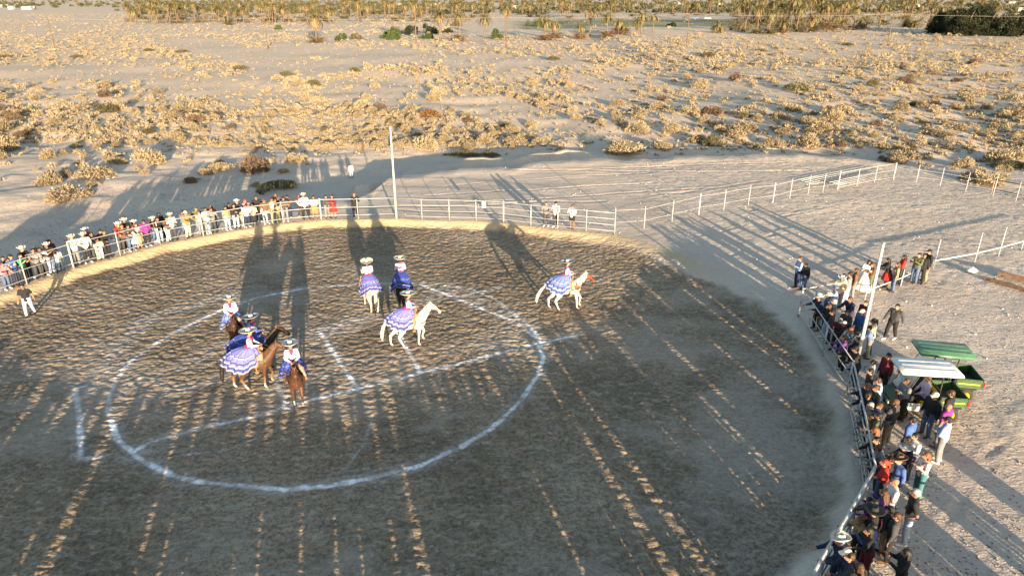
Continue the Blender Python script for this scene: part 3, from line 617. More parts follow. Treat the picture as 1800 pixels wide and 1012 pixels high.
# the walker inside the ring, and the one down in the wash
x, y, z = at(55, 555); person(x, y, z, facing(x, y, -18, 10, 0), 1.68, 'black-', 'paledenim', 'black_tied', None, 'walk', label='dark-haired person in black top and pale jeans walking inside the ring')
PEOPLE.pop()
x, y, z = at(618, 313); person(x, y, z, facing(x, y), 1.35, 'striped', 'paledenim', 'brown_short', None, 'down', label='small person in striped shirt standing alone in the sandy wash behind the fence')
PEOPLE.pop()
ORD = lambda n: '%d%s' % (n, 'th' if 10 <= n % 100 <= 20 else {1: 'st', 2: 'nd', 3: 'rd'}.get(n % 10, 'th'))
for wh, txt, key in (('far', 'from the left along the far rail', lambda q: q[3] / q[4]), ('right', 'from the top in the right-hand crowd', lambda q: -q[4])):
    G = sorted([q for q in PEOPLE if q[2] == wh], key=key)
    for i, q in enumerate(G):
        dup = sum(r[1] == q[1] for r in PEOPLE) > 1
        lab = q[1] + (', %s %s' % (ORD(i + 1), txt) if dup else (' by the far rail' if wh == 'far' else ' in the right-hand crowd'))
        w = lab.split()
        if len(lab.replace('-', ' ').split()) > 15: lab = ' '.join(w).replace(' from the left along the far rail', ' from left, far rail').replace(' from the top in the right-hand crowd', ' from top, right crowd').replace('long-sleeved ', '').replace('short-sleeved ', '').replace('black and white plaid','plaid').replace(' in the right-hand crowd', ', right-hand crowd')
        tag(q[0], lab, 'person', 'spectators along the far rail' if wh == 'far' else 'spectators crowding the right-hand rail')

# spectators on the near side of the ring, under the camera: only their shadows reach into the picture
STREAK = [(20, 760, .10), (88, 1000, .10), (170, 780, .08), (237, 1000, .09), (283, 1000, .10), (320, 1000, .08), (440, 760, .05), (470, 780, .05), (530, 800, .06), (575, 790, .06), (45, 830, .07), (130, 800, .06), (498, 790, .05), (610, 762, .08), (672, 850, .10), (745, 1000, .18), (905, 760, .06), (1240, 1000, .17), (1130, 920, .08),
          (1160, 985, .08), (1330, 950, .07), (1400, 870, .06), (1460, 800, .08), (1250, 640, .07), (1215, 700, .07)]
SU = [((lambda g: g[0] * -SD[1] + g[1] * SD[0])(gpx(p[0], p[1], z=-.3)), p[2]) for p in STREAK]
def joined(pose, fem, top, bot, hairst, hat):
    T = ptmpl(pose, fem); V = []; Fc = []; MI = []; k = 0
    parts = [(T['body'], None), (T['shirt1'], None), (T['trousers0'], None), (T['shoeR'], None), (HP['hair_' + hairst], T['J']['head'])] + ([(HP[hat], T['J']['head'])] if hat else [])
    for i, (me, off) in enumerate(parts):
        n = len(V); V += [tuple(v.co + (off or Vector())) for v in me.vertices]; Fc += [tuple(j + n for j in p.vertices) for p in me.polygons]; MI += [i] * len(me.polygons)
    me = npmesh('person', V, Fc, True)
    for m in (SKIN[1], cloth(top), cloth(bot), SHOE['black'], HAIRC['black'], HATM['white'])[:len(parts)]: me.materials.append(m)
    me.polygons.foreach_set('material_index', MI); return me
NEARM = [joined('lean', False, 'navy', 'denim', 'short', 'western'), joined('down', True, 'beige', 'black', 'long', None), joined('cross', False, 'charcoal', 'grey', 'short', None), joined('phone', False, 'white', 'denim', 'short', 'western'), joined('down', False, 'brown', 'khaki', 'short', 'widehat')]
a0 = math.atan2(RIGHTP[-1][1] - CY, RIGHTP[-1][0] - CX) + .12; a1 = -math.pi - .12
n = 0; NEARPOS = []; CR_V = []; CR_F = []; CR_M = []; crn = 0
for row, (off, stp, gw) in enumerate(((.45, .42, .24), (1.1, .44, .26), (1.8, .5, .30), (2.6, .6, 0))):
    a = a0 if row == 0 else a0 - .02
    while a > a1:
        aa = a; a -= stp * random.uniform(.75, 1.2) / 20.5
        rr = float(ringR(aa if aa > -math.pi else aa + 2 * math.pi)) + off + random.uniform(-.12, .12)
        x = CX + rr * math.cos(aa); y = CY + rr * math.sin(aa); u = x * -SD[1] + y * SD[0]
        for q, w_ in SU:
            if abs(u - q) < w_ + .17: u2 = q + math.copysign(w_ + .17, u - q); x += (u2 - u) * -SD[1]; y += (u2 - u) * SD[0]; u = u2
        if any(abs(u - q) < w_ + .16 for q, w_ in SU): continue
        if any(math.hypot(x - a_, y - b_) < .3 for a_, b_ in NEARPOS): continue
        NEARPOS.append((x, y))
        # keep what stands here out of the picture
        zc = -(y * math.sin(PITCH)) + 0; dep = y * math.cos(PITCH) + (H - 1.8) * math.sin(PITCH); vv = (y * math.sin(PITCH) - (H - 1.8) * math.cos(PITCH)) / dep; uu = x / dep
        if 506 - vv * FPX < 1016 and abs(uu) * FPX < 905: continue
        if row > 0 or n >= 130:
            sh_ = ['', '']; me = random.choice(NEARM[:3] if row else NEARM); co = np.empty(len(me.vertices) * 3, np.float32); me.vertices.foreach_get('co', co); co = co.reshape(-1, 3); f_ = facing(x, y); c_, s_ = math.cos(f_), math.sin(f_)
            co = co @ np.array([[c_, s_, 0], [-s_, c_, 0], [0, 0, 1]]) * random.uniform(.95, 1.06) + [x, y, zat(x, y)]; CR_V.append(co); CR_F += [tuple(v + crn for v in p_.vertices) for p_ in me.polygons]; crn += len(co); mi_ = np.empty(len(me.polygons), np.int32); me.polygons.foreach_get('material_index', mi_); CR_M.append(mi_); continue
        o = newobj('person', random.choice(NEARM)); o.location = (x, y, zat(x, y)); o.rotation_euler = (0, 0, facing(x, y)); s = random.uniform(.93, 1.06); o.scale = (s, s, s)
        n += 1; tag(o, 'spectator at the near rail below the camera, %s in row %d from the right' % (ORD(n), row + 1), 'person', 'spectators on the near side of the ring')
off_ = random.Random(12); m_ct = 0
for k in range(26):                                     # unseen people added below the picture to cast shadow strips on the sand
    x = off_.uniform(9.5, 17.5); y = off_.uniform(4.5, 12.5)
    if float(ring_s(x, y)) < 3.2 and y > 11: continue
    dep = y * math.cos(PITCH) + (H - 1.8) * math.sin(PITCH); vv = (y * math.sin(PITCH) - (H - 1.8) * math.cos(PITCH)) / dep
    if 506 - vv * FPX < 1016 and abs(x / dep) * FPX < 905: continue
    m_ct += 1; o = newobj('person', off_.choice(NEARM)); o.location = (x, y, zat(x, y)); o.rotation_euler = (0, 0, facing(x, y)); tag(o, 'unseen spectator added below the camera for the shadow, %s of that group' % ORD(m_ct), 'person', 'unseen spectators added for their shadows')
me = npmesh('crowd', np.concatenate(CR_V), CR_F, True)
for m in (SKIN[1], cloth('charcoal'), cloth('denim'), SHOE['black'], HAIRC['black'], HATM['tan']): me.materials.append(m)
me.polygons.foreach_set('material_index', np.concatenate(CR_M)); tag(newobj('crowd', me), 'packed rear rows of spectators on the near side, below the camera', None, None, 'stuff')
print([q[0]['label'] for q in PEOPLE if len(q[0]['label'].replace('-',' ').split())>15])
print('near crowd', n, len(PEOPLE))

# ---------------------------------------------------------------- fences, gates, poles
GALV = mat('galvanised_pipe', (.38, .375, .37), .45, .12, 9, 0, .3, spec=.5)
WHITEP = mat('white_painted_pipe', (.44, .43, .42), .5, .08, 9)
RUST = mat('rusty_pipe', (.26, .17, .12), .7, .2, 9)
def pipe_fence(label, pts, rails, height=1.45, m=GALV, post_r=.032, rail_r=.018, thick=(), group=None, poststep=None, skip0=False, name='pipe_fence'):
    p0 = pts[0]; e = thing(name, label, 'fence', (p0[0], p0[1], zat(*p0)), 0, group)
    o = Vector((p0[0], p0[1], zat(*p0)))
    P = pts
    if poststep:
        P = []
        for a, b in zip(pts, pts[1:]):
            L_ = math.hypot(b[0] - a[0], b[1] - a[1]); k = max(1, round(L_ / poststep)); P += [(a[0] + (b[0] - a[0]) * i / k, a[1] + (b[1] - a[1]) * i / k) for i in range(k)]
        P.append(pts[-1])
    for i, (x, y) in enumerate(P):
        if skip0 and i == 0: continue
        z = zat(x, y); r = post_r * (1.7 if i in thick else 1)
        m_ = MB(); b = Vector((x, y, z - .15)) - o; t = Vector((x, y, z + height + .03)) - o
        m_.tube([b, t], r, 8); m_.ell(t, (r * 1.1, r * 1.1, r * .6), 8); m_.obj('post', m, e, True)
    for h in rails:
        m_ = MB(); m_.tube([Vector((x, y, zat(x, y) + h)) - o for x, y in P], rail_r * (1.25 if h == max(rails) else 1), 7); m_.obj('rail', m, e, True)
    return e
f1 = FARP[:12]; f2 = FARP[11:]
pipe_fence('curved pipe rail fence holding back the crowd on the far left of the ring', f1, (.30, .85, 1.42), thick=(3, 6, 9, 11))
pipe_fence('curved four-rail pipe fence from the tall far pole to the open gap', f2, (.22, .62, 1.02, 1.42), thick=(4,), skip0=True)
cg = MB(); z_ = zat(*FARP[14]); cg.box(-.13, .13, -.012, .012, -.22, .22)
c0 = FARP[14]; c1 = FARP[15]; so_ = cg.obj('notice_board', WHITEP); so_.location = (c0[0] + .55, c0[1] - .06, zat(*c0) + 1.15); tag(so_, 'small white notice board wired to the far rail', 'sign')
pipe_fence('pipe rail fence from the corner by the gap down to the white pole', RIGHTP[:3], (.30, .85, 1.45), poststep=2.6, thick=(0,))
pipe_fence('bright five-rail pipe gate panels beside the crowd right of the ring', [RIGHTP[2]] + RIGHTP[3:6], (.2, .5, .8, 1.12, 1.45), m=GALV, poststep=2.4, skip0=True, rail_r=.026)
pipe_fence('thick-topped pipe fence running down to the bottom right edge of the picture', RIGHTP[5:], (.25, .65, 1.05, 1.45), poststep=2.6, skip0=True, rail_r=.034)
NR = []
aa = math.atan2(RIGHTP[-1][1] - CY, RIGHTP[-1][0] - CX)
pipe_fence('short return rail at the open corner of the right-hand fence', [RIGHTP[0], (RIGHTP[0][0] + 2.4, RIGHTP[0][1] + .9)], (.3, .85, 1.45), m=GALV, skip0=True)
# corral and back fences
CR = [gpx(*p) for p in [(1080, 405), (1132, 402), (1181, 390), (1228, 378), (1272, 370), (1315, 362), (1358, 357), (1388, 349), (1420, 342), (1446, 339), (1472, 334)]]
pipe_fence('two-rail corral fence of thin white posts crossing the trampled sand', CR, (.55, 1.35), height=1.5, m=WHITEP, post_r=.022, rail_r=.008, thick=(3, 6, 10))
CR2 = [gpx(*p) for p in [(1472, 334), (1506, 327), (1537, 321), (1570, 316)]]
pipe_fence('white three-rail gate section at the far end of the corral fence', CR2, (.2, .8, 1.35), height=1.4, m=WHITEP, post_r=.024, rail_r=.013, thick=(3,), skip0=True)
CR3 = [gpx(*p) for p in [(1520, 527), (1583, 503), (1640, 474), (1713, 461), (1755, 450), (1795, 439), (1840, 427), (1890, 415)]]
pipe_fence('low single-rail fence with tall thin posts on the right edge', CR3[2:], (.55,), height=1.75, m=WHITEP, post_r=.025, rail_r=.03)
pipe_fence('low pipe rail behind the standing group on the right', CR3[:3], (.5,), height=.9, m=WHITEP, post_r=.025, rail_r=.024)
CR4 = [gpx(*p) for p in [(1572, 318), (1610, 322), (1652, 328), (1697, 337), (1745, 345), (1785, 355), (1830, 364)]]
pipe_fence('rusty wire fence with thin pale posts behind the corral on the right', CR4, (.5, 1.1), height=1.5, m=WHITEP, post_r=.022, rail_r=.010, skip0=True)
CR5 = [gpx(*p) for p in [(1742, 340), (1800, 352), (1860, 364)]]
pipe_fence('dark rusty two-rail pipe barrier at the right edge', CR5, (.35, 1.1), height=1.2, m=RUST, post_r=.05, rail_r=.04)
# gate panels lying flat on the sand
for k, (p, q, w) in enumerate((((1428, 326), (1552, 300), 1.5), ((1480, 331), (1560, 312), 1.2))):
    a = Vector((*gpx(*p), 0)); b = Vector((*gpx(*q), 0)); d_ = (b - a); L_ = d_.length; z = .10 + .08 * k
    m_ = MB(); 
    for yy in np.linspace(0, w, 5): m_.tube([(0, yy, 0), (L_, yy, 0)], .018, 6)
    for xx in (0, L_ / 2, L_): m_.tube([(xx, 0, 0), (xx, w, 0)], .02, 6)
    o = m_.obj('gate_panel', GALV, None, True); o.location = (a.x, a.y, z); o.rotation_euler = (.03, 0, math.atan2(d_.y, d_.x))
    tag(o, ['long pipe gate panel lying flat on the sand behind the corral fence', 'shorter pipe gate panel lying partly over the long one on the sand'][k], 'gate panel')
for k, (bx, by, h, lab) in enumerate(((697, 384, 6.25, 'tall white light pole at the far rail of the ring'), (1500, 664, 5.7, 'tall white pole rising out of the crowd at the right rail'))):
    x, y = gpx(bx, by); e = thing('light_pole', lab, 'pole', (x, y, zat(x, y) - .2), 0, None)
    MB().tube([(0, 0, 0), (0, 0, h * .5), (0, 0, h + .2)], [.075, .065, .05], 10).obj('post', WHITEP, e, True)
    m_ = MB(); m_.ell((0, 0, h + .2), (.07, .07, .05), 10); m_.obj('cap', mat('pole_cap', (.25, .24, .22), .5), e, True)
# planks on the ground, bag
WOOD = mat('weathered_plank', (.13, .085, .06), .85, .3, 5, .5)
for (p, q, w, lab, hh) in (((1732, 492), (1850, 528), .42, 'wide weathered plank lying on the sand at the right edge', .10), ((1752, 486), (1850, 508), .3, 'narrow dark plank lying behind the wide plank', .2)):
    a = gpx(*p); b = gpx(*q); L_ = math.hypot(b[0] - a[0], b[1] - a[1]); m_ = MB(); m_.box(0, L_, -w / 2, w / 2, 0, .06); m_.box(.3, .4, -w / 2 - .05, w / 2 + .05, .062, .12); m_.box(L_ - .6, L_ - .5, -w / 2 - .05, w / 2 + .05, .062, .12)
    m_.box(0.02, L_ - .02, -w / 2 + .01, -w / 2 + .05, .062, hh + .1)
    o = m_.obj('plank', WOOD); o.location = (*a, .05); o.rotation_euler = (0, -.02, math.atan2(b[1] - a[1], b[0] - a[0])); tag(o, lab, 'plank')
m_ = MB(); m_.ell((0, 0, .16), (.28, .2, .17), 12); m_.ell((.15, .05, .12), (.2, .16, .12), 10); m_.ell((.02, 0, .33), (.06, .05, .06), 8)
o = newobj('plastic_bag', remesh(m_, 'plastic_bag', .03, 1, 1), None, mat('white_plastic', (.5, .5, .48), .4, .1, 20, .6)); x, y = gpx(1707, 480); o.location = (x, y, zat(x, y)); tag(o, 'tied white plastic bag lying on the sand before the planks', 'bag')

# ---------------------------------------------------------------- horses
def leg(mb, pts, rad, s):
    for (a, b), (ra, rb) in zip(zip(pts, pts[1:]), zip(rad, rad[1:])): mb.cap((a[0], a[1] * s, a[2]), (b[0], b[1] * s, b[2]), ra, rb, 10)
FR = [.13, .095, .058, .04, .048, .058]; HR = [.19, .14, .07, .043, .05, .06]
def horse_pose(kind):
    # each leg: list of joints (x, |y|, z)
    F = lambda dx, lift: [(.46, .13, 1.05), (.44 + dx * .3, .16, .86), (.46 + dx * .75, .155, .50 + lift * .35), (.46 + dx + (-.16 if lift else 0), .15, .15 + lift), (.48 + dx + (-.17 if lift else 0), .15, .10 + lift), (.52 + dx + (-.16 if lift else 0), .15, .045 + lift * .8)]
    Hh = lambda dx, lift: [(-.55, .13, 1.12), (-.42 + dx * .35, .18, .84), (-.70 + dx * .7, .16, .52 + lift * .5), (-.64 + dx, .15, .15 + lift), (-.61 + dx, .15, .10 + lift), (-.57 + dx, .15, .045 + lift)]
    return {'stand': (F(.02, 0), F(-.04, 0), Hh(.02, 0), Hh(-.08, 0)), 'walk': (F(.26, .18), F(-.12, 0), Hh(-.22, 0), Hh(.28, 0)), 'canter': (F(.42, .06), F(.08, .0), Hh(-.2, .02), Hh(.22, 0))}[kind]
def horse_mesh(kind, headup=0.0):
    b = MB()
    for c, r in (((-.66, 0, 1.24), (.26, .25, .27)), ((-.42, 0, 1.2), (.34, .29, .33)), ((-.05, 0, 1.13), (.46, .30, .33)), ((.3, 0, 1.13), (.36, .28, .36)), ((.5, 0, 1.15), (.24, .22, .30)), ((.3, 0, 1.36), (.3, .12, .16)), ((-.58, 0, 1.34), (.26, .2, .19))): b.ell(c, r, 16)
    hu = headup
    b.cap((.5, 0, 1.22), (.8, 0, 1.58 + hu * .5), .25, .155); b.cap((.45, 0, 1.38), (.86, 0, 1.78 + hu * .8), .14, .10); b.cap((.8, 0, 1.58 + hu * .5), (.98, 0, 1.80 + hu), .15, .105)
    P_ = Vector((.98, 0, 1.84 + hu))
    b.cap(P_ + Vector((.0, 0, -.03)), P_ + Vector((.16, 0, -.14)), .10, .10); b.cap(P_ + Vector((.04, 0, -.12)), P_ + Vector((.16, 0, -.2)), .09, .075); b.cap(P_ + Vector((.14, 0, -.13)), P_ + Vector((.40, 0, -.38)), .088, .056)
    b.ell(P_ + Vector((.41, 0, -.40)), (.06, .062, .055)); b.ell(P_ + Vector((.37, 0, -.44)), (.05, .045, .035))
    for s in (1, -1):
        b.cap(P_ + Vector((-.03, .05 * s, .05)), P_ + Vector((-.02, .07 * s, .19)), .036, .01, 8); b.ell(P_ + Vector((.14, .078 * s, -.08)), (.025, .015, .02), 8)
    fl, fr, hl, hr = horse_pose(kind)
    leg(b, fl, FR, 1); leg(b, fr, FR, -1); leg(b, hl, HR, 1); leg(b, hr, HR, -1)
    body = remesh(b, 'body', .022, .6, 3)
    m = MB()   # mane
    for i in range(16):
        t = i / 15; p = Vector((.42, 0, 1.50)).lerp(Vector((.95, 0, 1.94 + hu)), t); m.cap(p, p + Vector((-.02, -.09 - .02 * (i % 3), -.18 - .03 * (i % 2))), .034, .014, 6)
    m.cap(P_ + Vector((.0, 0, .09)), P_ + Vector((.14, 0, -.02)), .035, .012, 6)
    mane = remesh(m, 'mane', .018, .8, 1)
    m = MB(); tw = .25 if kind == 'canter' else (.1 if kind == 'walk' else .03); prev = Vector((-.88, 0, 1.34))
    for i, (dx, dz, r) in enumerate(((-.1 - tw * .3, -.04, .06), (-.07 - tw * .5, -.2, .085), (-.03 - tw * .5, -.28, .095), (.0 - tw * .3, -.26, .07), (.02, -.16, .025))):
        nx = prev + Vector((dx, .02 * (-1) ** i, dz)); m.cap(prev, nx, [.045, .06, .085, .095, .07][i], r, 10); prev = nx
    tail = remesh(m, 'tail', .02, .8, 1)
    hoofs = []
    for L_, s in ((fl, 1), (fr, -1), (hl, 1), (hr, -1)):
        q = L_[-1]; m = MB(); m.tube([(q[0] - .01, q[1] * s, q[2] + .035), (q[0] + .015, q[1] * s, q[2] - .045)], [.056, .068], 12); hoofs.append(m.mesh('hoof', True))
    # saddle, blanket
    m = MB(); n = 16
    def wrap(x0, x1, z0, r, nm, side=1.15):
        V = []; Fc = []; k = 8
        for i in range(k):
            x = x0 + (x1 - x0) * i / (k - 1)
            for j in range(n):
                a = -side + 2 * side * j / (n - 1); V.append((x, r * math.sin(a) * 1.0, 1.13 + (z0 - 1.13) * math.cos(a) ** .6 if math.cos(a) > 0 else 1.13))
        for i in range(k - 1):
            for j in range(n - 1): Fc.append((i * n + j, i * n + j + 1, (i + 1) * n + j + 1, (i + 1) * n + j))
        return npmesh(nm, V, Fc, True)
    blanket = wrap(-.32, .42, 1.53, .345, 'blanket')
    m = MB(); m.ell((.0, 0, 1.56), (.30, .2, .07)); m.ell((.27, 0, 1.62), (.05, .12, .10)); m.cap((.28, 0, 1.66), (.30, 0, 1.76), .035, .045); m.ell((-.25, 0, 1.62), (.06, .19, .10))
    for s in (1, -1):
        m.ell((.12, .32 * s, 1.25), (.17, .03, .24)); m.cap((.14, .34 * s, 1.1), (.15, .36 * s, .92), .03, .03); m.ell((.16, .37 * s, .86), (.09, .05, .06)); m.cap((.22, .2 * s, 1.46), (.14, .31 * s, 1.3), .05, .05)
    saddle = remesh(m, 'saddle', .022, .8, 1)
    m = MB()
    def loop(c, rx, rz, tilt, r=.011):
        pts = []
        for i in range(17):
            a = 2 * math.pi * i / 16; pts.append(Vector(c) + Vector((math.sin(tilt) * math.cos(a) * rz, rx * math.sin(a), math.cos(tilt) * math.cos(a) * rz)))
        m.tube(pts, r, 5, False)
    loop(P_ + Vector((.29, 0, -.27)), .088, .085, .75); loop(P_ + Vector((.03, 0, -.05)), .108, .115, -.3)
    for s in (1, -1): m.tube([P_ + Vector((.03, .10 * s, -.08)), P_ + Vector((.29, .085 * s, -.29))], .011, 5); m.tube([P_ + Vector((.33, .075 * s, -.33)), P_ + Vector((.05, .17 * s, -.38)), (.42, .12 * s, 1.85)], .009, 5)
    pts = []
    for i in range(13): a = -1.5 + 3.0 * i / 12; pts.append((.40 + .33 * math.cos(a), .27 * math.sin(a), 1.12 + .05 * math.cos(a)))
    m.tube(pts, .022, 6)
    bridle = m.mesh('bridle', True)
    return dict(body=body, mane=mane, tail=tail, hoofs=hoofs, blanket=blanket, saddle=saddle, bridle=bridle)
def coat(name, base, socks=None, patch=None, dark=None):
    m = bpy.data.materials.new(name); t, N, L, P = nodes(m); P.inputs['Roughness'].default_value = .55; P.inputs['Specular IOR Level'].default_value = .3
    tc = N.new('ShaderNodeTexCoord'); v = tc.outputs['Object']; col = mix(N, L, ramp1(N, L, noise(N, L, v, 3, 3), .35, .65), tuple(c * .8 for c in base), tuple(c * 1.15 for c in base))
    if patch is not None: col = mix(N, L, ramp1(N, L, noise(N, L, v, 1.9, 2, .5), .545, .57), col, patch)
    sx = N.new('ShaderNodeSeparateXYZ'); L.new(v, sx.inputs[0])
    if dark is not None: col = mix(N, L, ramp1(N, L, sx.outputs[2], .62, .42), col, dark)
    if socks is not None: col = mix(N, L, ramp1(N, L, sx.outputs[2], .27, .24), col, socks)
    if patch is not None:      # brown head on the paint horse
        col = mix(N, L, ramp1(N, L, sx.outputs[0], 1.0, 1.03), col, patch); col = mix(N, L, ramp1(N, L, sx.outputs[2], .8, .7), col, base)
    L.new(col, P.inputs['Base Color']); return m
LEATH = mat('tooled_leather', (.25, .12, .05), .55, .3, 18, .4); DLEATH = mat('dark_leather', (.07, .035, .02), .5, .2, 18, .3); BLK = mat('horse_hair_black', (.015, .012, .01), .5, .2, 20, .4); CRM = mat('horse_hair_cream', (.46, .40, .32), .6, .12, 20, .4)
BLANK = mat('saddle_blanket', (.42, .30, .18), .9, .3, 12, .3); BLANKB = mat('saddle_blanket_blue', (.05, .07, .2), .9, .3, 12, .3); HOOF = mat('hoof_horn', (.16, .12, .09), .5, .2, 10); GING = mat('horse_hair_ginger', (.18, .06, .02), .5, .2, 20, .4)
HM = {k: horse_mesh(k, u) for k, u in (('stand', 0.0), ('walk', .04), ('canter', -.02))}
# ---- escaramuza riders: wide flounced dress over the horse's back, sombrero
def rider_parts():
    T = {}
    def arms(m, g, part):
        for s in (1, -1):
            sh = Vector((.0, .175 * s, 2.19)); el = Vector((.10, .23 * s, 1.95)); wr = Vector((.33, .09 * s, 1.90))
            if part == 'body': m.cap(sh, el, .05, .04); m.cap(el, wr, .04, .028); hand(m, wr, (wr - el), -s, .7)
            else: m.cap(sh, el, .085, .075); m.cap(el, el.lerp(wr, .88), .07, .042)
    b = MB()
    for s in (1, -1):
        b.cap((.0, .07 * s, 2.10), (-.01, .05 * s, 1.88), .10, .082); b.cap((-.01, .05 * s, 1.88), (-.03, .08 * s, 1.70), .085, .12); b.cap((0, .03 * s, 2.2), (0, .155 * s, 2.19), .065, .055)
    b.cap((-.03, .05, 1.68), (.34, .26, 1.60), .11, .08); b.cap((.34, .26, 1.60), (.28, .38, 1.22), .07, .045); b.cap((.28, .38, 1.2), (.42, .40, 1.14), .04, .03)
    b.cap((-.03, .0, 1.68), (.24, .30, 1.52), .11, .08); b.cap((.24, .30, 1.52), (.14, .40, 1.16), .07, .045); b.cap((.14, .40, 1.14), (.28, .42, 1.08), .04, .03)
    arms(b, 0, 'body')
    hd = Vector((.03, 0, 2.42)); b.cap((0, 0, 2.2), hd - Vector((.02, 0, .05)), .058, .048)
    b.ell(hd + Vector((-.01, 0, .02)), (.092, .074, .098)); b.ell(hd + Vector((.035, 0, -.045)), (.055, .052, .062)); b.cap(hd + Vector((.085, 0, .01)), hd + Vector((.105, 0, -.03)), .01, .015, 8); b.cap(hd + Vector((.082, -.03, .025)), hd + Vector((.082, .03, .025)), .014, .014, 8); b.cap(hd + Vector((.088, -.018, -.06)), hd + Vector((.088, .018, -.06)), .01, .01, 8)
    for s in (1, -1): b.ell(hd + Vector((-.005, .077 * s, -.01)), (.022, .012, .032))
    body = remesh(b, 'body', .0115, .25, 2); body.materials.append(SKIN[0]); body.materials.append(EYE); body.materials.append(LIP)
    n = len(body.polygons); cen = np.empty(n * 3, np.float32); body.polygons.foreach_get('center', cen); cen = cen.reshape(-1, 3); mi = np.zeros(n, np.int32)
    for s in (1, -1): mi[np.linalg.norm((cen - np.array(hd + Vector((.083, .031 * s, .006)))) * [.6, 1, 1.4], axis=1) < .018] = 1
    mi[np.linalg.norm((cen - np.array(hd + Vector((.095, 0, -.06)))) * [.6, .6, 1.7], axis=1) < .018] = 2; body.polygons.foreach_set('material_index', mi); T['body'] = body
    m = MB()
    for s in (1, -1): m.cap((0, .07 * s, 2.10), (-.01, .05 * s, 1.88), .118, .10); m.cap((-.01, .05 * s, 1.88), (-.03, .06 * s, 1.76), .10, .13); m.cap((0, .03 * s, 2.2), (0, .155 * s, 2.19), .08, .07)
    arms(m, 0, 'b'); T['blouse'] = remesh(m, 'blouse', .02, .7, 1)
    m = MB(); pts = [(.13 * math.cos(a) - .01, .155 * math.sin(a), 1.84) for a in np.linspace(0, 2 * math.pi, 17)]; m.tube(pts, .045, 8, False); m.ell((-.17, 0, 1.86), (.06, .10, .07)); m.cap((-.17, .04, 1.84), (-.34, .08, 1.62), .035, .05); m.cap((-.17, -.04, 1.84), (-.30, -.12, 1.60), .035, .05)
    m.cap((.07, .04, 2.22), (.11, 0, 2.12), .04, .05); m.cap((.07, -.04, 2.22), (.11, 0, 2.12), .04, .05); m.ell((0, 0, 2.26), (.085, .085, .03))
    T['sash'] = remesh(m, 'sash', .018, .8, 1)
    for nm, spread in (('dress', 1.0), ('dress_wide', 1.14)):
        V = []; Fc = []; N_ = 96; rows = 26; U = []
        for i in range(rows + 1):
            t = i / rows
            for k in range(N_):
                a = 2 * math.pi * k / N_; c, s = math.cos(a), math.sin(a)
                hx = -.36 + (.60 if c > 0 else .66) * c * spread; hy = .50 * s * spread; hzv = .93 + .44 * abs(c) ** 1.4 + .05 * math.sin(a * 3)
                if c > .3: hzv += .12 * (c - .3)
                g = t ** .82; x = (-.02 + .12 * c) * (1 - g) + hx * g; y = (.13 * s) * (1 - g) + hy * g; z = 1.86 + (hzv - 1.86) * (t ** 1.75)
                rip = .042 * t * math.sin(a * 13 + 1.3 * math.sin(a * 3)) + .02 * t * math.sin(a * 29)
                fl = 0
                for q in (.52, .76, 1.0):           # flounces: each tier kicks out towards its hem
                    w = (t - (q - .2)) / .2
                    if 0 < w <= 1: fl = .05 * w * w
                V.append((x + (rip + fl) * c, y + (rip + fl) * s, z + .02 * math.sin(a * 17) * t)); U.append(t)
        for i in range(rows):
            for k in range(N_): Fc.append((i * N_ + k, i * N_ + (k + 1) % N_, (i + 1) * N_ + (k + 1) % N_, (i + 1) * N_ + k))
        me = npmesh(nm, V, Fc, True); at_ = me.color_attributes.new('tier', 'FLOAT_COLOR', 'POINT'); at_.data.foreach_set('color', np.repeat(np.array(U), 4).astype(np.float32)); T[nm] = me
    return T
RP = rider_parts()
def dressmat(name, base, band, lace, k=0):
    m = bpy.data.materials.new(name); t, N, L, P = nodes(m); P.inputs['Roughness'].default_value = .8
    a = N.new('ShaderNodeAttribute'); a.attribute_name = 'tier'; sp = N.new('ShaderNodeSeparateColor'); L.new(a.outputs['Color'], sp.inputs[0])
    r = N.new('ShaderNodeValToRGB'); r.color_ramp.interpolation = 'CONSTANT'; e = r.color_ramp.elements
    st = [(0, base), (.53, band), (.57, lace), (.595, base), (.72, band), (.79, base), (.85, lace), (.88, band), (.95, base), (.98, lace)]
    while len(e) < len(st): e.new(.5)
    for q, (p, c) in zip(e, st): q.position = p; q.color = (*c, 1)
    L.new(sp.outputs[0], r.inputs['Fac']); tc = N.new('ShaderNodeTexCoord')
    col = mix(N, L, ramp1(N, L, noise(N, L, tc.outputs['Object'], 22, 2), .45, .62, 0, .35), r.outputs[0], band)
    L.new(col, P.inputs['Base Color']); return m
DM = {'lilac': dressmat('dress_pale_blue', (.13, .14, .42), (.03, .035, .15), (.38, .38, .46)), 'blue': dressmat('dress_royal_blue', (.025, .05, .27), (.012, .018, .08), (.19, .21, .38)), 'sky': dressmat('dress_sky', (.10, .15, .40), (.03, .045, .16), (.33, .35, .46))}
RED = mat('red_sash', (.42, .015, .07), .7, .1, 14, .3); BLO = {'white': mat('white_blouse', (.46, .46, .52), .8, .06, 14, .3), 'blue': mat('blue_blouse', (.06, .10, .34), .8, .1, 14, .3), 'paleblue': mat('pale_blue_blouse', (.28, .32, .50), .8, .1, 14, .3)}
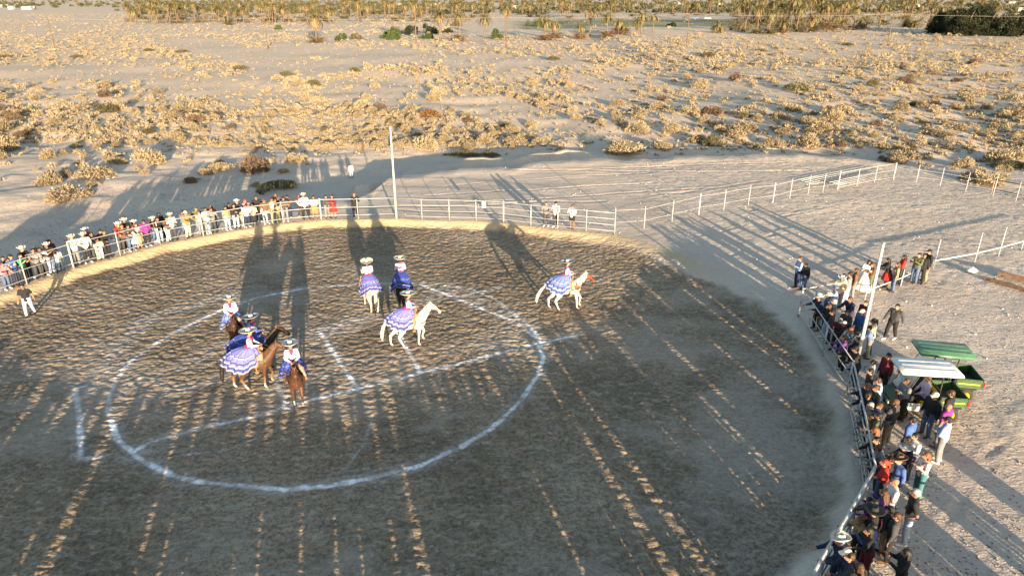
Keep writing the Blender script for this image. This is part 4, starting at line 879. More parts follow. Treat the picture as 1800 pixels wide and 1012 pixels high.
def horse_and_rider(px, py, ang, pose, coatm, hair, hoofm, sadd, blank, dress, blouse, hat, hlab, rlab, dk='dress', tiltz=0, scale=1.0, riderh=1.0):
    x, y, z = at(px, py); 
    x, y = gpx(px, py, -.3); z = zat(x, y)
    M_ = HM[pose]; e = thing('horse', hlab, 'horse', (x, y, z + .005), ang, 'horses of the mounted team'); e.scale = (scale,) * 3
    slotobj('body', M_['body'], e, coatm); slotobj('mane', M_['mane'], e, hair); slotobj('tail', M_['tail'], e, hair)
    for h in M_['hoofs']: slotobj('hoof', h, e, hoofm)
    slotobj('blanket', M_['blanket'], e, blank); slotobj('saddle', M_['saddle'], e, sadd); slotobj('bridle', M_['bridle'], e, DLEATH)
    r = thing('person', rlab, 'person', (x, y, z + .005), ang, 'riders in flounced dresses'); r.scale = (scale,) * 3
    slotobj('body', RP['body'], r, SKIN[0]); slotobj('blouse', RP['blouse'], r, BLO[blouse]); slotobj('sash', RP['sash'], r, RED); slotobj('dress_skirt', RP[dk], r, DM[dress])
    hp = slotobj('hair', HP['hair_tied'], r, HAIRC['black']); hp.location = (.03, 0, 2.42); hp.rotation_euler = (0, 0, -math.pi / 2)
    ht = slotobj('sombrero', HP['sombrero'], r, HATM[hat]); ht.location = (.03, 0, 2.42); ht.rotation_euler = (random.uniform(-.06, .14), random.uniform(-.08, .08), -math.pi / 2)
    MB().tube([(.105 * math.cos(a), .105 * math.sin(a) - .015, .09) for a in np.linspace(0, 2 * math.pi, 25)], .012, 5, False).obj('hat_band', mat('hat_band', (.12, .08, .06), .7), ht, True)
    return e, r
WH = coat('coat_white', (.46, .43, .37)); CR_ = coat('coat_cream', (.40, .355, .29)); BK = coat('coat_black', (.014, .011, .01)); DB = coat('coat_dark_bay', (.022, .012, .008), dark=(.01, .007, .006)); BAY = coat('coat_bay', (.075, .03, .014), socks=(.42, .39, .35), dark=(.05, .03, .02)); BU = coat('coat_buckskin', (.07, .032, .015), socks=(.42, .39, .35), dark=(.16, .09, .05)); PT_ = coat('coat_paint', (.46, .41, .34), patch=(.16, .045, .018)); CH = coat('coat_brown', (.06, .03, .015), dark=(.04, .02, .012))
horse_and_rider(994, 542, .12, 'canter', PT_, CRM, HOOF, LEATH, BLANK, 'sky', 'paleblue', 'grey', 'brown and white paint horse cantering to the right, apart from the others', 'rider in pale blue flounced dress on the cantering paint horse')
horse_and_rider(722, 606, .28, 'walk', WH, CRM, HOOF, LEATH, BLANK, 'lilac', 'paleblue', 'tan', 'white horse walking right with one foreleg lifted in mid ring', 'rider in lilac-blue flounced dress on the white walking horse')
horse_and_rider(652, 541, 2.05, 'stand', CR_, CRM, HOOF, DLEATH, BLANKB, 'lilac', 'white', 'tan', 'cream horse seen from behind beside the black horse', 'rider in pale dress with pink sash seen from behind on cream horse')
horse_and_rider(708, 535, 1.78, 'stand', BK, BLK, BLK, DLEATH, BLANKB, 'blue', 'paleblue', 'tan', 'black horse seen from behind, right of the cream horse', 'rider in dark blue dress seen from behind on the black horse')
horse_and_rider(418, 614, -1.15, 'stand', CH, BLK, BLK, DLEATH, BLANKB, 'sky', 'white', 'tan', 'brown horse facing the camera at the left of the group', 'leftmost rider, white sombrero and red neck bow, facing the camera', scale=1.0)
horse_and_rider(456, 652, .45, 'stand', DB, GING, BLK, DLEATH, BLANKB, 'blue', 'blue', 'grey', 'dark bay horse with ginger mane behind the golden-brown horse', 'rider in royal blue dress on the dark bay horse', dk='dress_wide')
horse_and_rider(452, 680, .22, 'walk', BU, BLK, HOOF, LEATH, BLANK, 'lilac', 'white', 'tan', 'golden-brown horse with white socks walking right, front of the group', 'rider with wide sombrero and banded lilac dress on the golden-brown horse', dk='dress_wide')
horse_and_rider(524, 704, -1.2, 'walk', BAY, GING, HOOF, DLEATH, BLANKB, 'blue', 'white', 'white', 'red bay horse with white sock coming towards the camera', 'rider in white blouse and blue dress on the red bay horse')

# ---------------------------------------------------------------- utility carts
def roof_mesh(lx, ly, th):
    b = bmesh.new(); bmesh.ops.create_cube(b, size=1)
    for v in b.verts: v.co = Vector((v.co.x * lx, v.co.y * ly, v.co.z * th)); v.co.x *= .93 if v.co.z > 0 else 1; v.co.y *= .9 if v.co.z > 0 else 1
    bmesh.ops.bevel(b, geom=b.edges[:], offset=.035, segments=3, affect='EDGES'); me = bpy.data.meshes.new('roof'); b.to_mesh(me); b.free(); me.shade_smooth(); return me
def bevbox(name, x0, x1, y0, y1, z0, z1, m, parent, bev=.03, taper=None, seg=2):
    b = bmesh.new(); bmesh.ops.create_cube(b, size=1)
    for v in b.verts:
        v.co = Vector((x0 + (v.co.x + .5) * (x1 - x0), y0 + (v.co.y + .5) * (y1 - y0), z0 + (v.co.z + .5) * (z1 - z0)))
        if taper: taper(v.co)
    bmesh.ops.bevel(b, geom=b.edges[:], offset=bev, segments=seg, affect='EDGES'); me = bpy.data.meshes.new(name); b.to_mesh(me); b.free(); return newobj(name, me, parent, m)
GRN = mat('cart_green_paint', (.022, .06, .018), .45, .3, 3, spec=.5); YEL = mat('cart_yellow', (.48, .32, .02), .4, .05, 6); TYRE = mat('tyre_rubber', (.03, .028, .026), .85, .2, 12, .5); BLP = mat('black_plastic', (.025, .025, .027), .5, .1, 10); ROOFW = mat('roof_white_plastic', (.54, .55, .55), .45, .10, 3, spec=.5); ROOFG = mat('roof_green_plastic', (.06, .15, .085), .4, .15, 3, spec=.5)
GLS = bpy.data.materials.new('windscreen'); t, N, L, P = nodes(GLS); P.inputs['Base Color'].default_value = (.6, .68, .72, 1); P.inputs['Roughness'].default_value = .08; P.inputs['Transmission Weight'].default_value = .0; P.inputs['Alpha'].default_value = .35
REDL = mat('tail_light_red', (.6, .02, .02), .25, 0, 5, spec=.6)
def cart(px, py, ang, roofm, lab, grp='utility carts parked behind the crowd', white_side=True, roofl=2.1):
    x, y, z = at(px, py); e = thing('utility_cart', lab, 'utility cart', (x, y, z), ang, grp); e.scale = (.82, .9, .95)
    body = bevbox('body', -1.35, 1.45, -.62, .62, .42, .62, BLP, e, .05)
    bevbox('hood', .85, 1.55, -.60, .60, .58, .98, GRN, e, .08, lambda c: setattr(c, 'z', c.z - .22) if (c.x > 1.2 and c.z > .8) else None)
    for s in (1, -1):
        f = bevbox('side_panel', -.35, .85, s * .60 - .03, s * .60 + .03, .40, .72, ROOFW if white_side else GRN, e, .02)
    bd = bevbox('cargo_bed', -1.55, -.45, -.70, .70, .72, .78, BLP, e, .02)
    for (a, b_, c, d_) in ((-1.55, -.45, .64, .72), (-1.55, -.45, -.72, -.64)): bevbox('bed_side', a, b_, c, d_, .70, 1.10, GRN, bd, .025); m_ = bevbox('stripe', a + .1, b_ - .1, (d_ + .001 if c > 0 else c - .011), (d_ + .011 if c > 0 else c - .001), .88, .93, YEL, bd, .004)
    bevbox('tailgate', -1.62, -1.55, -.70, .70, .72, 1.10, GRN, bd, .02); bevbox('bed_front', -.46, -.40, -.68, .68, .72, 1.14, BLP, bd, .02)
    for s in (1, -1): bevbox('tail_light', -1.66, -1.60, s * .66 - .07, s * .66 + .07, .78, 1.02, REDL, e, .015)
    for s in (1, -1): bevbox('headlight', 1.50, 1.56, s * .42 - .10, s * .42 + .10, .60, .70, ROOFW, e, .015)
    st = bevbox('seat', -.25, .30, -.55, .55, .62, .80, YEL if white_side else BLP, e, .05); bevbox('seat_back', -.36, -.22, -.55, .55, .82, 1.28, YEL if white_side else BLP, st, .05)
    m_ = MB()
    for s in (1, -1):
        m_.tube([(-.40, .60 * s, .7), (-.40, .58 * s, 1.9)], .028, 6); m_.tube([(1.0, .58 * s, .9), (.55, .56 * s, 1.9)], .028, 6); m_.tube([(-.40, .58 * s, 1.88), (.55, .56 * s, 1.88)], .025, 6)
    m_.tube([(-.40, -.58, 1.3), (-.40, .58, 1.3)], .025, 6); m_.tube([(.98, -.57, .95), (.98, .57, .95)], .025, 6); m_.tube([(.55, -.56, 1.88), (.55, .56, 1.88)], .025, 6); m_.obj('roll_cage', BLP, e, True)
    npm = MB(); npm.add([(1.0, -.55, .97), (1.0, .55, .97), (.57, .54, 1.85), (.57, -.54, 1.85)], [(0, 1, 2, 3)]); w = npm.obj('windscreen', GLS, e); so2 = w.modifiers.new('t', 'SOLIDIFY'); so2.thickness = .01
    r = newobj('roof', roof_mesh(roofl, 1.36, .13), e, roofm); r.location = (.05, 0, 1.99)
    for k in (-1, 0, 1): q = bevbox('roof_rib', -roofl * .42, roofl * .42, k * .34 - .06, k * .34 + .06, .055, .072, roofm, r, .012)
    m_ = MB(); m_.tube([(.62, .28, .9), (.45, .28, 1.16)], .025, 6); m_.tube([(.44 + .08 * math.cos(a) * .6, .28 + .17 * math.sin(a), 1.17 + .15 * math.cos(a)) for a in np.linspace(0, 2 * math.pi, 17)], .014, 5, False); m_.obj('steering_wheel', BLP, e, True)
    for (wx, r_, wd) in ((.98, .29, .22), (-1.0, .33, .28)):
        for s in (1, -1):
            pr = [(-wd / 2, r_ * .62), (-wd / 2, r_ * .9), (-wd * .36, r_), (wd * .36, r_), (wd / 2, r_ * .9), (wd / 2, r_ * .62)]; V = []; Fc = []; n_ = 24
            for (yy, rr) in pr:
                for k in range(n_): a = 2 * math.pi * k / n_; q = rr * (1 + (.03 if k % 2 else 0) * (rr > r_ * .95)); V.append((q * math.cos(a), yy, q * math.sin(a)))
            for i in range(len(pr) - 1):
                for k in range(n_): Fc.append((i * n_ + k, i * n_ + (k + 1) % n_, (i + 1) * n_ + (k + 1) % n_, (i + 1) * n_ + k))
            wh = thing_e = bpy.data.objects.new('wheel', None); COL.objects.link(wh); wh.parent = e; wh.location = (wx, s * .60, r_)
            newobj('tyre', npmesh('tyre', V, Fc, True), wh, TYRE); q = MB(); q.tube([(0, -wd * .40, 0), (0, -wd * .2, 0), (0, wd * .2, 0), (0, wd * .40, 0)], [r_ * .63, r_ * .3, r_ * .3, r_ * .63], 20); q.obj('rim', YEL, wh, True)
    for s in (1, -1): bevbox('fender', -1.38, -.62, s * .66 - .11, s * .66 + .11, .66, .71, BLP, e, .02)
    return e, (x, y, z)
CE, CP = cart(1610, 724, math.pi - .12, ROOFW, 'green utility cart with white roof, yellow wheels and people seated inside', roofl=2.55)
cart(1640, 690, math.pi - .20, ROOFG, 'utility cart with long green roof standing behind the white-roofed cart', white_side=False, roofl=2.4)
# people sitting in the near cart (bent at hip and knee)
def seated():
    b = MB()
    for s in (1, -1):
        b.cap((.075 * s, 0, .50), (.055 * s, 0, .28), .10, .10); b.cap((.055 * s, 0, .28), (.08 * s, .02, .06), .10, .115); b.cap((.03 * s, 0, .60), (.17 * s, 0, .60), .07, .055)
        b.cap((.09 * s, .02, .04), (.10 * s, .44, .06), .09, .06); b.cap((.10 * s, .44, .06), (.10 * s, .48, -.34), .055, .04); b.cap((.10 * s, .46, -.36), (.11 * s, .62, -.38), .038, .03)
        b.cap((.19 * s, 0, .60), (.24 * s, .10, .36), .05, .042); b.cap((.24 * s, .10, .36), (.12 * s, .30, .24), .042, .028); hand(b, Vector((.12 * s, .30, .24)), Vector((-.12 * s, .2, -.12)), s, .5)
        b.ell((.077 * s, 0, .80), (.012, .022, .032))
    hd = Vector((0, .02, .81)); b.cap((0, 0, .58), hd, .06, .05); b.ell(hd + Vector((0, -.01, .02)), (.074, .092, .098)); b.ell(hd + Vector((0, .035, -.045)), (.052, .055, .062)); b.cap(hd + Vector((0, .085, .01)), hd + Vector((0, .108, -.03)), .01, .016, 8)
    body = remesh(b, 'body', .012, .25, 2)
    m = MB()
    for s in (1, -1): m.cap((.075 * s, 0, .50), (.055 * s, 0, .28), .12, .12); m.cap((.055 * s, 0, .28), (.07 * s, .02, .08), .12, .135); m.cap((.03 * s, 0, .6), (.17 * s, 0, .6), .085, .07); m.cap((.19 * s, 0, .60), (.24 * s, .10, .36), .07, .06); m.cap((.24 * s, .10, .36), (.13 * s, .285, .25), .06, .043)
    sh = remesh(m, 'shirt', .02, .7, 1); m = MB()
    for s in (1, -1): m.cap((.08 * s, 0, .06), (.09 * s, .05, .04), .125, .12); m.cap((.09 * s, .02, .04), (.10 * s, .44, .06), .11, .08); m.cap((.10 * s, .44, .06), (.10 * s, .48, -.32), .078, .06)
    tr = remesh(m, 'trousers', .02, .7, 1); m = MB()
    return body, sh, tr, [remesh(MB().cap((.10 * s, .46, -.36), (.11 * s, .63, -.38), .048, .038), 'shoe', .02, 1, 1) for s in (1, -1)], hd
SB = seated()
for (lx, ly, t_, hr, lab) in ((.02, .28, 'lilac', 'brown_short', 'person in pale blue printed top seated in the white-roofed cart'), (.02, -.28, 'black', 'brown_long', 'person in black top seated at the far side of the cart')):
    M_ = Matrix.Rotation(math.pi - .12, 4, 'Z'); p = M_ @ Vector((lx, ly, 0)); e = thing('person', lab, 'person', (CP[0] + p.x * .82, CP[1] + p.y * .9, CP[2] + .76), math.pi - .12 - math.pi / 2)
    slotobj('body', SB[0], e, SKIN[0]); slotobj('shirt', SB[1], e, cloth(t_)); slotobj('trousers', SB[2], e, cloth('black')); [slotobj('shoe', q_, e, SHOE['black']) for q_ in SB[3]]; add_head(e, SB[4], hr, None)

# ---------------------------------------------------------------- desert scrub
def leafcloud(cx, cy, cz, rx, ry, rz, n, size, rs, up=.5, base=0.0, clumps=7):
    # leaf-sized blades gathered in clumps over a low dome; returns (V, F)
    cl = rs.normal(size=(clumps, 3)); cl /= np.linalg.norm(cl, axis=1)[:, None]; cl[:, 2] = np.abs(cl[:, 2]); cl *= rs.uniform(.45, .95, (clumps, 1))
    w = rs.integers(0, clumps, n); p = cl[w] + rs.normal(size=(n, 3)) * .26; p[:, 2] = np.abs(p[:, 2])
    rad = np.linalg.norm(p, axis=1); p = p / np.maximum(rad, 1.0)[:, None]
    c = p * [rx, ry, rz] + [cx, cy, cz + base]
    d = p * [1, 1, .6] + rs.normal(size=(n, 3)) * .55; d[:, 2] += up; d /= np.linalg.norm(d, axis=1)[:, None]
    q = np.cross(d, rs.normal(size=(n, 3))); q /= np.linalg.norm(q, axis=1)[:, None] + 1e-6
    sz = size * rs.uniform(.5, 1.4, (n, 1))
    V = np.stack([c - q * sz * .32, c + q * sz * .32, c + d * sz * 1.25], 1).reshape(-1, 3)
    return V, np.arange(n * 3).reshape(-1, 3)
def trimesh(name, V, Fc):
    me = bpy.data.meshes.new(name); me.vertices.add(len(V)); me.vertices.foreach_set('co', np.asarray(V, np.float32).reshape(-1))
    me.loops.add(len(Fc) * 3); me.loops.foreach_set('vertex_index', np.asarray(Fc, np.int32).reshape(-1)); me.polygons.add(len(Fc)); me.polygons.foreach_set('loop_start', np.arange(0, len(Fc) * 3, 3, dtype=np.int32)); me.update(calc_edges=True); return me
def folmat(name, c, tr=.25, var=.3, scale=1.5):
    m = bpy.data.materials.new(name); t, N, L, P = nodes(m); tc = N.new('ShaderNodeTexCoord'); g = N.new('ShaderNodeNewGeometry'); oi = N.new('ShaderNodeObjectInfo')
    a = ramp1(N, L, g.outputs['Random Per Island'], 0, 1, 1 - var, 1 + var); b = ramp1(N, L, oi.outputs['Random'], 0, 1, .82, 1.15); nn = ramp1(N, L, noise(N, L, g.outputs['Position'], scale, 2), .3, .7, .75, 1.2)
    q = N.new('ShaderNodeMath'); q.operation = 'MULTIPLY'; L.new(a, q.inputs[0]); L.new(b, q.inputs[1]); q2 = N.new('ShaderNodeMath'); q2.operation = 'MULTIPLY'; L.new(q.outputs[0], q2.inputs[0]); L.new(nn, q2.inputs[1])
    v = N.new('ShaderNodeVectorMath'); v.operation = 'SCALE'; v.inputs[0].default_value = c; L.new(q2.outputs[0], v.inputs['Scale']); L.new(v.outputs[0], P.inputs['Base Color']); P.inputs['Roughness'].default_value = .85; P.inputs['Specular IOR Level'].default_value = .15
    td = N.new('ShaderNodeBsdfTranslucent'); L.new(v.outputs[0], td.inputs[0]); mx = N.new('ShaderNodeMixShader'); mx.inputs[0].default_value = tr
    out = [x for x in N if x.type == 'OUTPUT_MATERIAL'][0]; L.new(P.outputs[0], mx.inputs[1]); L.new(td.outputs[0], mx.inputs[2]); L.new(mx.outputs[0], out.inputs[0]); return m
SCRUB = folmat('scrub_straw', (.325, .26, .165), .25, .22); SCRUBG = folmat('scrub_olive', (.13, .115, .06)); SCRUBB = folmat('scrub_dry_brown', (.17, .12, .08)); SCRUBO = folmat('scrub_orange', (.24, .13, .05)); TWIG = mat('twig', (.16, .11, .07), .9)
rs = np.random.default_rng(11)
def bushT(n, size, up=.6, clumps=9, flat=.8):
    V, Fc = leafcloud(0, 0, 0, 1, 1, flat, n, size, rs, up, .05, clumps)
    return trimesh('scrub_bush', V, Fc)
BT = [bushT(1500, .13, .7, rs.integers(6, 12)) for _ in range(6)]; BD = [bushT(1700, .10, .9, 12, .75) for _ in range(3)]; BM = [bushT(420, .2, .6, 7) for _ in range(4)]
PATHS = [([(0, 128), (200, 130), (330, 160), (560, 120), (700, 95)], 12), ([(440, 100), (560, 90), (700, 105), (1000, 110)], 12), ([(620, 160), (860, 190), (1000, 235), (1180, 270), (1330, 285)], 20), ([(0, 255), (300, 262), (600, 275), (1100, 262)], 8), ([(430, 50), (620, 60), (900, 60)], 3), ([(330, 75), (420, 95), (480, 115)], 14)]
def dens(px, py):
    d_ = np.ones_like(px)
    for L_, w in PATHS:
        for (ax, ay), (bx, by) in zip(L_, L_[1:]):
            t = np.clip(((px - ax) * (bx - ax) + (py - ay) * (by - ay) * 9) / ((bx - ax) ** 2 + 9 * (by - ay) ** 2), 0, 1); dd = np.hypot((px - ax - t * (bx - ax)) * .33, (py - ay - t * (by - ay)))
            d_ = np.where(dd < w, d_ * .08, d_)
    m = lambda c, k: np.where(c, k, 1.0)
    d_ = d_ * m((px < 980) & (py > 190) & (py < 262), 1.5) * m((px > 1000) & (py > 120) & (py < 250), .5) * m((px < 620) & (py < 118), 1.5)
    d_ = d_ * np.where(py > 262, np.where(px < 560, .12, np.where(px > 1550, .12, 0)), 1) * m(py > 300, .4) * m((px > 1000) & (px < 1400) & (py > 235), .25)
    d_ = d_ * m((py < 62) & (px > 800) & (px < 1320), .1) * m((px < 520) & (py > 120) & (py < 190), .7)
    cl = fbm(px * .012, py * .035, 301, 3); return d_ * np.clip(.75 + 2.0 * cl, .25, 1.7)
NT = 90000
cpy = 22 + (330 - 22) * rng.random(NT) ** 1.6; cpx = rng.uniform(-60, 1860, NT)
ok = rng.random(NT) < dens(cpx, cpy) * np.where(cpy > 120, .36, .75); cpx = cpx[ok]; cpy = cpy[ok]
zz = np.zeros_like(cpx)
def gpv(px, py, z):
    u = (px - 900) / FPX; v = -(py - 506) / FPX; t = (H - z) / (math.sin(PITCH) - v * math.cos(PITCH)); return u * t, (math.cos(PITCH) + v * math.sin(PITCH)) * t
for _ in range(6): xx, yy = gpv(cpx, cpy, zz); zz = np.where(cpy > 60, hz(xx, yy), 0)
zz = hz(xx, yy)
bad = ((yy < 66) & (xx > -13) & (xx < 34) & (yy < np.interp(xx, _ex, _ey) + 1.0)) | (ring_s(xx, yy) < 6) | ((xx > 31) & (xx < 60) & (yy < 58))
rr_ = np.minimum(np.exp(rng.normal(-.80, .58, len(xx))), 1.5) * np.where(cpy > 190, 1.12, np.where(cpy > 120, .95, .8)) * np.where((cpx < 620) & (cpy < 118), .8, 1)
cand = [(cpx[i], cpy[i], xx[i], yy[i], zz[i], rr_[i]) for i in range(len(xx)) if not bad[i]]
cand.sort(key=lambda q: -q[1]); cell = {}; keep = []
for q in cand:
    k = (int(q[2] / 2), int(q[3] / 2)); ok = True
    for i in (-1, 0, 1):
        for j in (-1, 0, 1):
            for w in cell.get((k[0] + i, k[1] + j), ()):
                if math.hypot(w[2] - q[2], w[3] - q[3]) < .78 * (w[5] + q[5]): ok = False
    if ok: cell.setdefault(k, []).append(q); keep.append(q)
print('bushes', len(keep))
SPEC = [(122, 347, 1.9, 0, 'broad straw-coloured bush on sand beyond the far left rail'), (165, 313, 1.8, 0, 'rounded straw bush on the dark sand edge, upper left'), (390, 298, 1.3, 0, 'straw bush catching the sun above the far left crowd'), (490, 332, 2.0, 3, 'low dark scrub lying in the shadow behind the far rail'),
 (422, 122, 1.9, 1, 'large olive bush beside the pale track, upper left'), (505, 133, 1.9, 1, 'wide olive bush right of the pale track'), (320, 93, 1.9, 1, 'olive bush in the left middle distance'), (262, 90, 1.8, 1, 'dark olive bush in the left distance'), (135, 100, 1.9, 1, 'dark olive bush far left distance'), (8, 102, 1.9, 1, 'dark bush at the left edge of the desert'),
 (755, 205, 1.7, 2, 'orange-brown dead bush in mid desert'), (975, 106, 2.0, 1, 'olive bush alone in the middle distance'), (1245, 100, 2.4, 1, 'big greenish bush in the right middle distance'), (1400, 160, 2.6, 1, 'largest grey-green bush in the right half of the desert'), (1335, 92, 2.2, 1, 'olive bush beside the big greenish bush'), (1490, 80, 2.0, 1, 'dark olive bush low on the right distance'),
 (1715, 112, 2.1, 4, 'brownish twiggy bush on the right'), (1725, 320, 1.7, 0, 'straw bush by the rusty barrier on the right'), (1590, 278, 1.5, 0, 'straw bush with a bushy top behind the corral'), (1772, 295, 1.4, 1, 'grey-green bush at the right edge behind the fence'), (1100, 268, 2.2, 0, 'wide straw bush in the shade beyond the pad'), (1160, 262, 1.6, 0, 'straw bush beside the wide one beyond the pad'), (1225, 250, 1.4, 0, 'straw bush on the sunny bank beyond the pad'), (810, 275, 1.9, 3, 'dark green low bush in the shadow beyond the pad'), (855, 275, 1.5, 3, 'second dark low bush in the shadow, to the right'), (905, 252, 1.5, 0, 'round straw bush at the shadow line in mid picture'), (1655, 238, 1.4, 0, 'tall straw bush in the right foreground desert'), (1430, 233, 1.3, 0, 'straw bush behind the corral, left of centre right'), (1575, 210, 1.5, 0, 'bright straw bush, right side of the desert')]
MATB = [SCRUB, SCRUBG, SCRUBO, SCRUBG, SCRUBB]
for (px, py, r, mi, lab) in SPEC:
    x, y, z = at(px, py); o = slotobj('scrub_bush', random.choice(BD if mi in (1, 3) else BT), None, MATB[mi]); o.location = (x, y, z - .05); o.scale = (r * 1.0, r * .85, r * (.62 if mi != 3 else .4)); o.rotation_euler.z = random.uniform(0, 6); tag(o, lab, 'bush', 'large desert bushes')
keep.sort(key=lambda q: -q[5] / math.hypot(q[2], q[3]))
ind = keep[:270]; rest = keep[270:]
GRP = {}
for (px, py, x, y, z, r) in ind:
    k = random.random(); mi = 0 if k < .86 else (4 if k < .94 else 1)
    o = slotobj('scrub_bush', random.choice(BT if mi != 1 else BD), None, MATB[mi]); o.location = (x, y, z - .05); o.scale = (r, r * random.uniform(.7, 1), r * random.uniform(.75, 1.1)); o.rotation_euler.z = random.uniform(0, 6)
    zone = 'left of the tall pole' if px < 690 else ('in the middle of the desert' if px < 1150 else 'on the right side of the desert'); col_ = ['straw-coloured', 'olive', '', '', 'dry brown'][mi]
    szn = 'broad' if r > .95 else ('mid-sized' if r > .6 else 'small'); dep = 'near' if py > 200 else 'farther'
    GRP.setdefault((szn, col_, dep, zone), []).append((px, o))
for (szn, col_, dep, zone), G in GRP.items():
    G.sort(key=lambda q: q[0])
    for i, (px, o) in enumerate(G): tag(o, '%s %s scrub bush, %s from left %s' % (szn, col_, ORD(i + 1), {'left of the tall pole': 'before the tall pole', 'in the middle of the desert': 'of the middle desert', 'on the right side of the desert': 'of the right desert'}[zone] + (', nearer rows' if dep == 'near' else ', farther rows')), 'bush', 'scrub bushes on the desert')
allV = []; allF = []; nb = 0; pool = {}
for key, n_, sz in (('a', 150, .30), ('b', 90, .38), ('c', 40, .5)): pool[key] = [leafcloud(0, 0, 0, 1, 1, .8, n_, sz, rs, .6, .05, 6) for _ in range(6)]
for (px, py, x, y, z, r) in rest:
    V, Fc = pool['a' if py > 120 else ('b' if py > 60 else 'c')][random.randrange(6)]; a = random.uniform(0, 6.28); c, s = math.cos(a), math.sin(a)
    Rm = np.array([[c, s, 0], [-s, c, 0], [0, 0, 1]]); allV.append((V * [r, r * random.uniform(.7, 1), r * random.uniform(.75, 1.1)]) @ Rm + [x, y, z - .05]); allF.append(Fc + nb); nb += len(V)
tn = 26000; tpy = 60 + 215 * rng.random(tn) ** 1.2; tpx = rng.uniform(-40, 1840, tn); tk = rng.random(tn) < .30 * (.35 + fbm(tpx * .02, tpy * .05, 411, 3) * 2 + .3); tpx = tpx[tk]; tpy = tpy[tk]; tz = np.zeros_like(tpx)
for _ in range(5): tx, ty = gpv(tpx, tpy, tz); tz = hz(tx, ty)
tb = ((ty < 66) & (tx > -13) & (tx < 36) & (ty < np.interp(tx, _ex, _ey) + 1.0)) | (ring_s(tx, ty) < 7)
tp = [leafcloud(0, 0, 0, 1, 1, .7, 16, .9, rs, .6, 0, 3) for _ in range(8)]
for x, y, z, b_ in zip(tx, ty, tz, tb):
    if b_: continue
    V, Fc = tp[random.randrange(8)]; r = random.uniform(.10, .32); allV.append(V * [r, r, r * .8] + [x, y, z - .02]); allF.append(Fc + nb); nb += len(V)
o = newobj('scrub', trimesh('scrub', np.concatenate(allV), np.concatenate(allF)), None, SCRUB); tag(o, 'countless straw-coloured scrub bushes spread over the far desert', None, None, 'stuff')
# low dry litter, twigs and stones
def scatter_stones(name, n, zone, smin, smax, m, lab):
    V = []; Fc = []; k = 0; oct_ = np.array([(1, 0, 0), (-1, 0, 0), (0, 1, 0), (0, -1, 0), (0, 0, 1), (0, 0, -1)], float); of = np.array([(0, 2, 4), (2, 1, 4), (1, 3, 4), (3, 0, 4), (2, 0, 5), (1, 2, 5), (3, 1, 5), (0, 3, 5)])
    while k < n:
        px, py = zone(); x, y = gpx(px, py); s = ring_s(x, y)
        if s < .4: continue
        z = zat(x, y); sz = random.uniform(smin, smax); V.append(oct_ * sz * rs.uniform(.6, 1.2, (6, 3)) * [1, 1, .6] + [x, y, z + sz * .2]); Fc.append(of + 6 * k); k += 1
    o = newobj(name, trimesh(name, np.concatenate(V), np.concatenate(Fc)), None, m); tag(o, lab, None, None, 'stuff')
scatter_stones('pale_stones', 420, lambda: (random.uniform(0, 1800), random.uniform(150, 640)), .03, .085, mat('pale_stone', (.5, .48, .44), .8, .2, 3), 'small pale stones and litter scattered over the sand')
scatter_stones('clods', 1500, lambda: (random.uniform(1400, 1800), random.uniform(380, 1012)), .02, .05, mat('clod', (.22, .18, .14), .9, .3, 3), 'small dark clods and twigs on the sand beside the crowd')
# dry litter mats beyond the left rail
V = []; Fc = []; k = 0
for _ in range(4200):
    px = random.gauss(random.choice([60, 150, 250, 330, 420, 300]), 45); py = random.choice([425, 400, 372, 350, 330, 385]) + random.gauss(0, 6) - (px - 200) * .12; x, y, z = *gpx(px, py, -1), 0; 
    if ring_s(x, y) < 2.5: continue
    z = zat(x, y) + .02; a = random.uniform(0, 6.28); L_ = random.uniform(.08, .3); V += [(x, y, z + .01), (x + .03, y, z + .02), (x + L_ * math.cos(a), y + L_ * math.sin(a), z + random.uniform(.03, .14))]; Fc.append((k, k + 1, k + 2)); k += 3
o = newobj('dry_litter', trimesh('dry_litter', np.array(V), np.array(Fc)), None, TWIG); tag(o, 'flattened dry weeds on the shaded sand beyond the far crowd', None, None, 'stuff')

# ---------------------------------------------------------------- date palms and far trees
def palm_crown(nf, L_, rs, droop=1.0, lo=-.5):
    V = []; Fc = []
    for i in range(nf):
        a = rs.uniform(0, 6.28); el = rs.uniform(lo, 1.25); c, s = math.cos(a), math.sin(a); Lf = L_ * rs.uniform(.8, 1.1); seg = 9; prev = None; x = 0; z = 0; e = el; side = np.array([-s, c, 0])
        pts = []
        for k in range(seg + 1):
            pts.append(np.array([x * c, x * s, z])); x += math.cos(e) * Lf / seg; z += math.sin(e) * Lf / seg; e -= .22 * droop * (1 + .12 * k)
        for k in range(seg):
            p, q = pts[k], pts[k + 1]; f = (k + .6) / seg; w = .36 * L_ / 3.2 * (math.sin(math.pi * min(1, f * .92 + .08)) ** .6); dn = np.array([0, 0, -.25 * w]); t = (q - p) * .9
            for sd in (1, -1):
                n = len(V); V += [tuple(p), tuple(p + (q - p) * .55), tuple(p + sd * side * w + t * .9 + dn)]; Fc.append((n, n + 1, n + 2))
                n = len(V); V += [tuple(p + (q - p) * .5), tuple(q), tuple(p + (q - p) * .5 + sd * side * w + t * .9 + dn * 1.3)]; Fc.append((n, n + 1, n + 2))
    return V, Fc
PG = folmat('palm_green', (.15, .135, .058), .15, .3, .3); PD = folmat('palm_dead_fronds', (.25, .165, .09), .15, .3, .3); PTR = mat('palm_trunk', (.14, .10, .065), .9, .25, 3, .6); BUSHG = folmat('tamarisk_green', (.034, .042, .022), .12, .3, .3); BUSHL = folmat('shrub_green', (.06, .085, .028), .12, .3, .3)
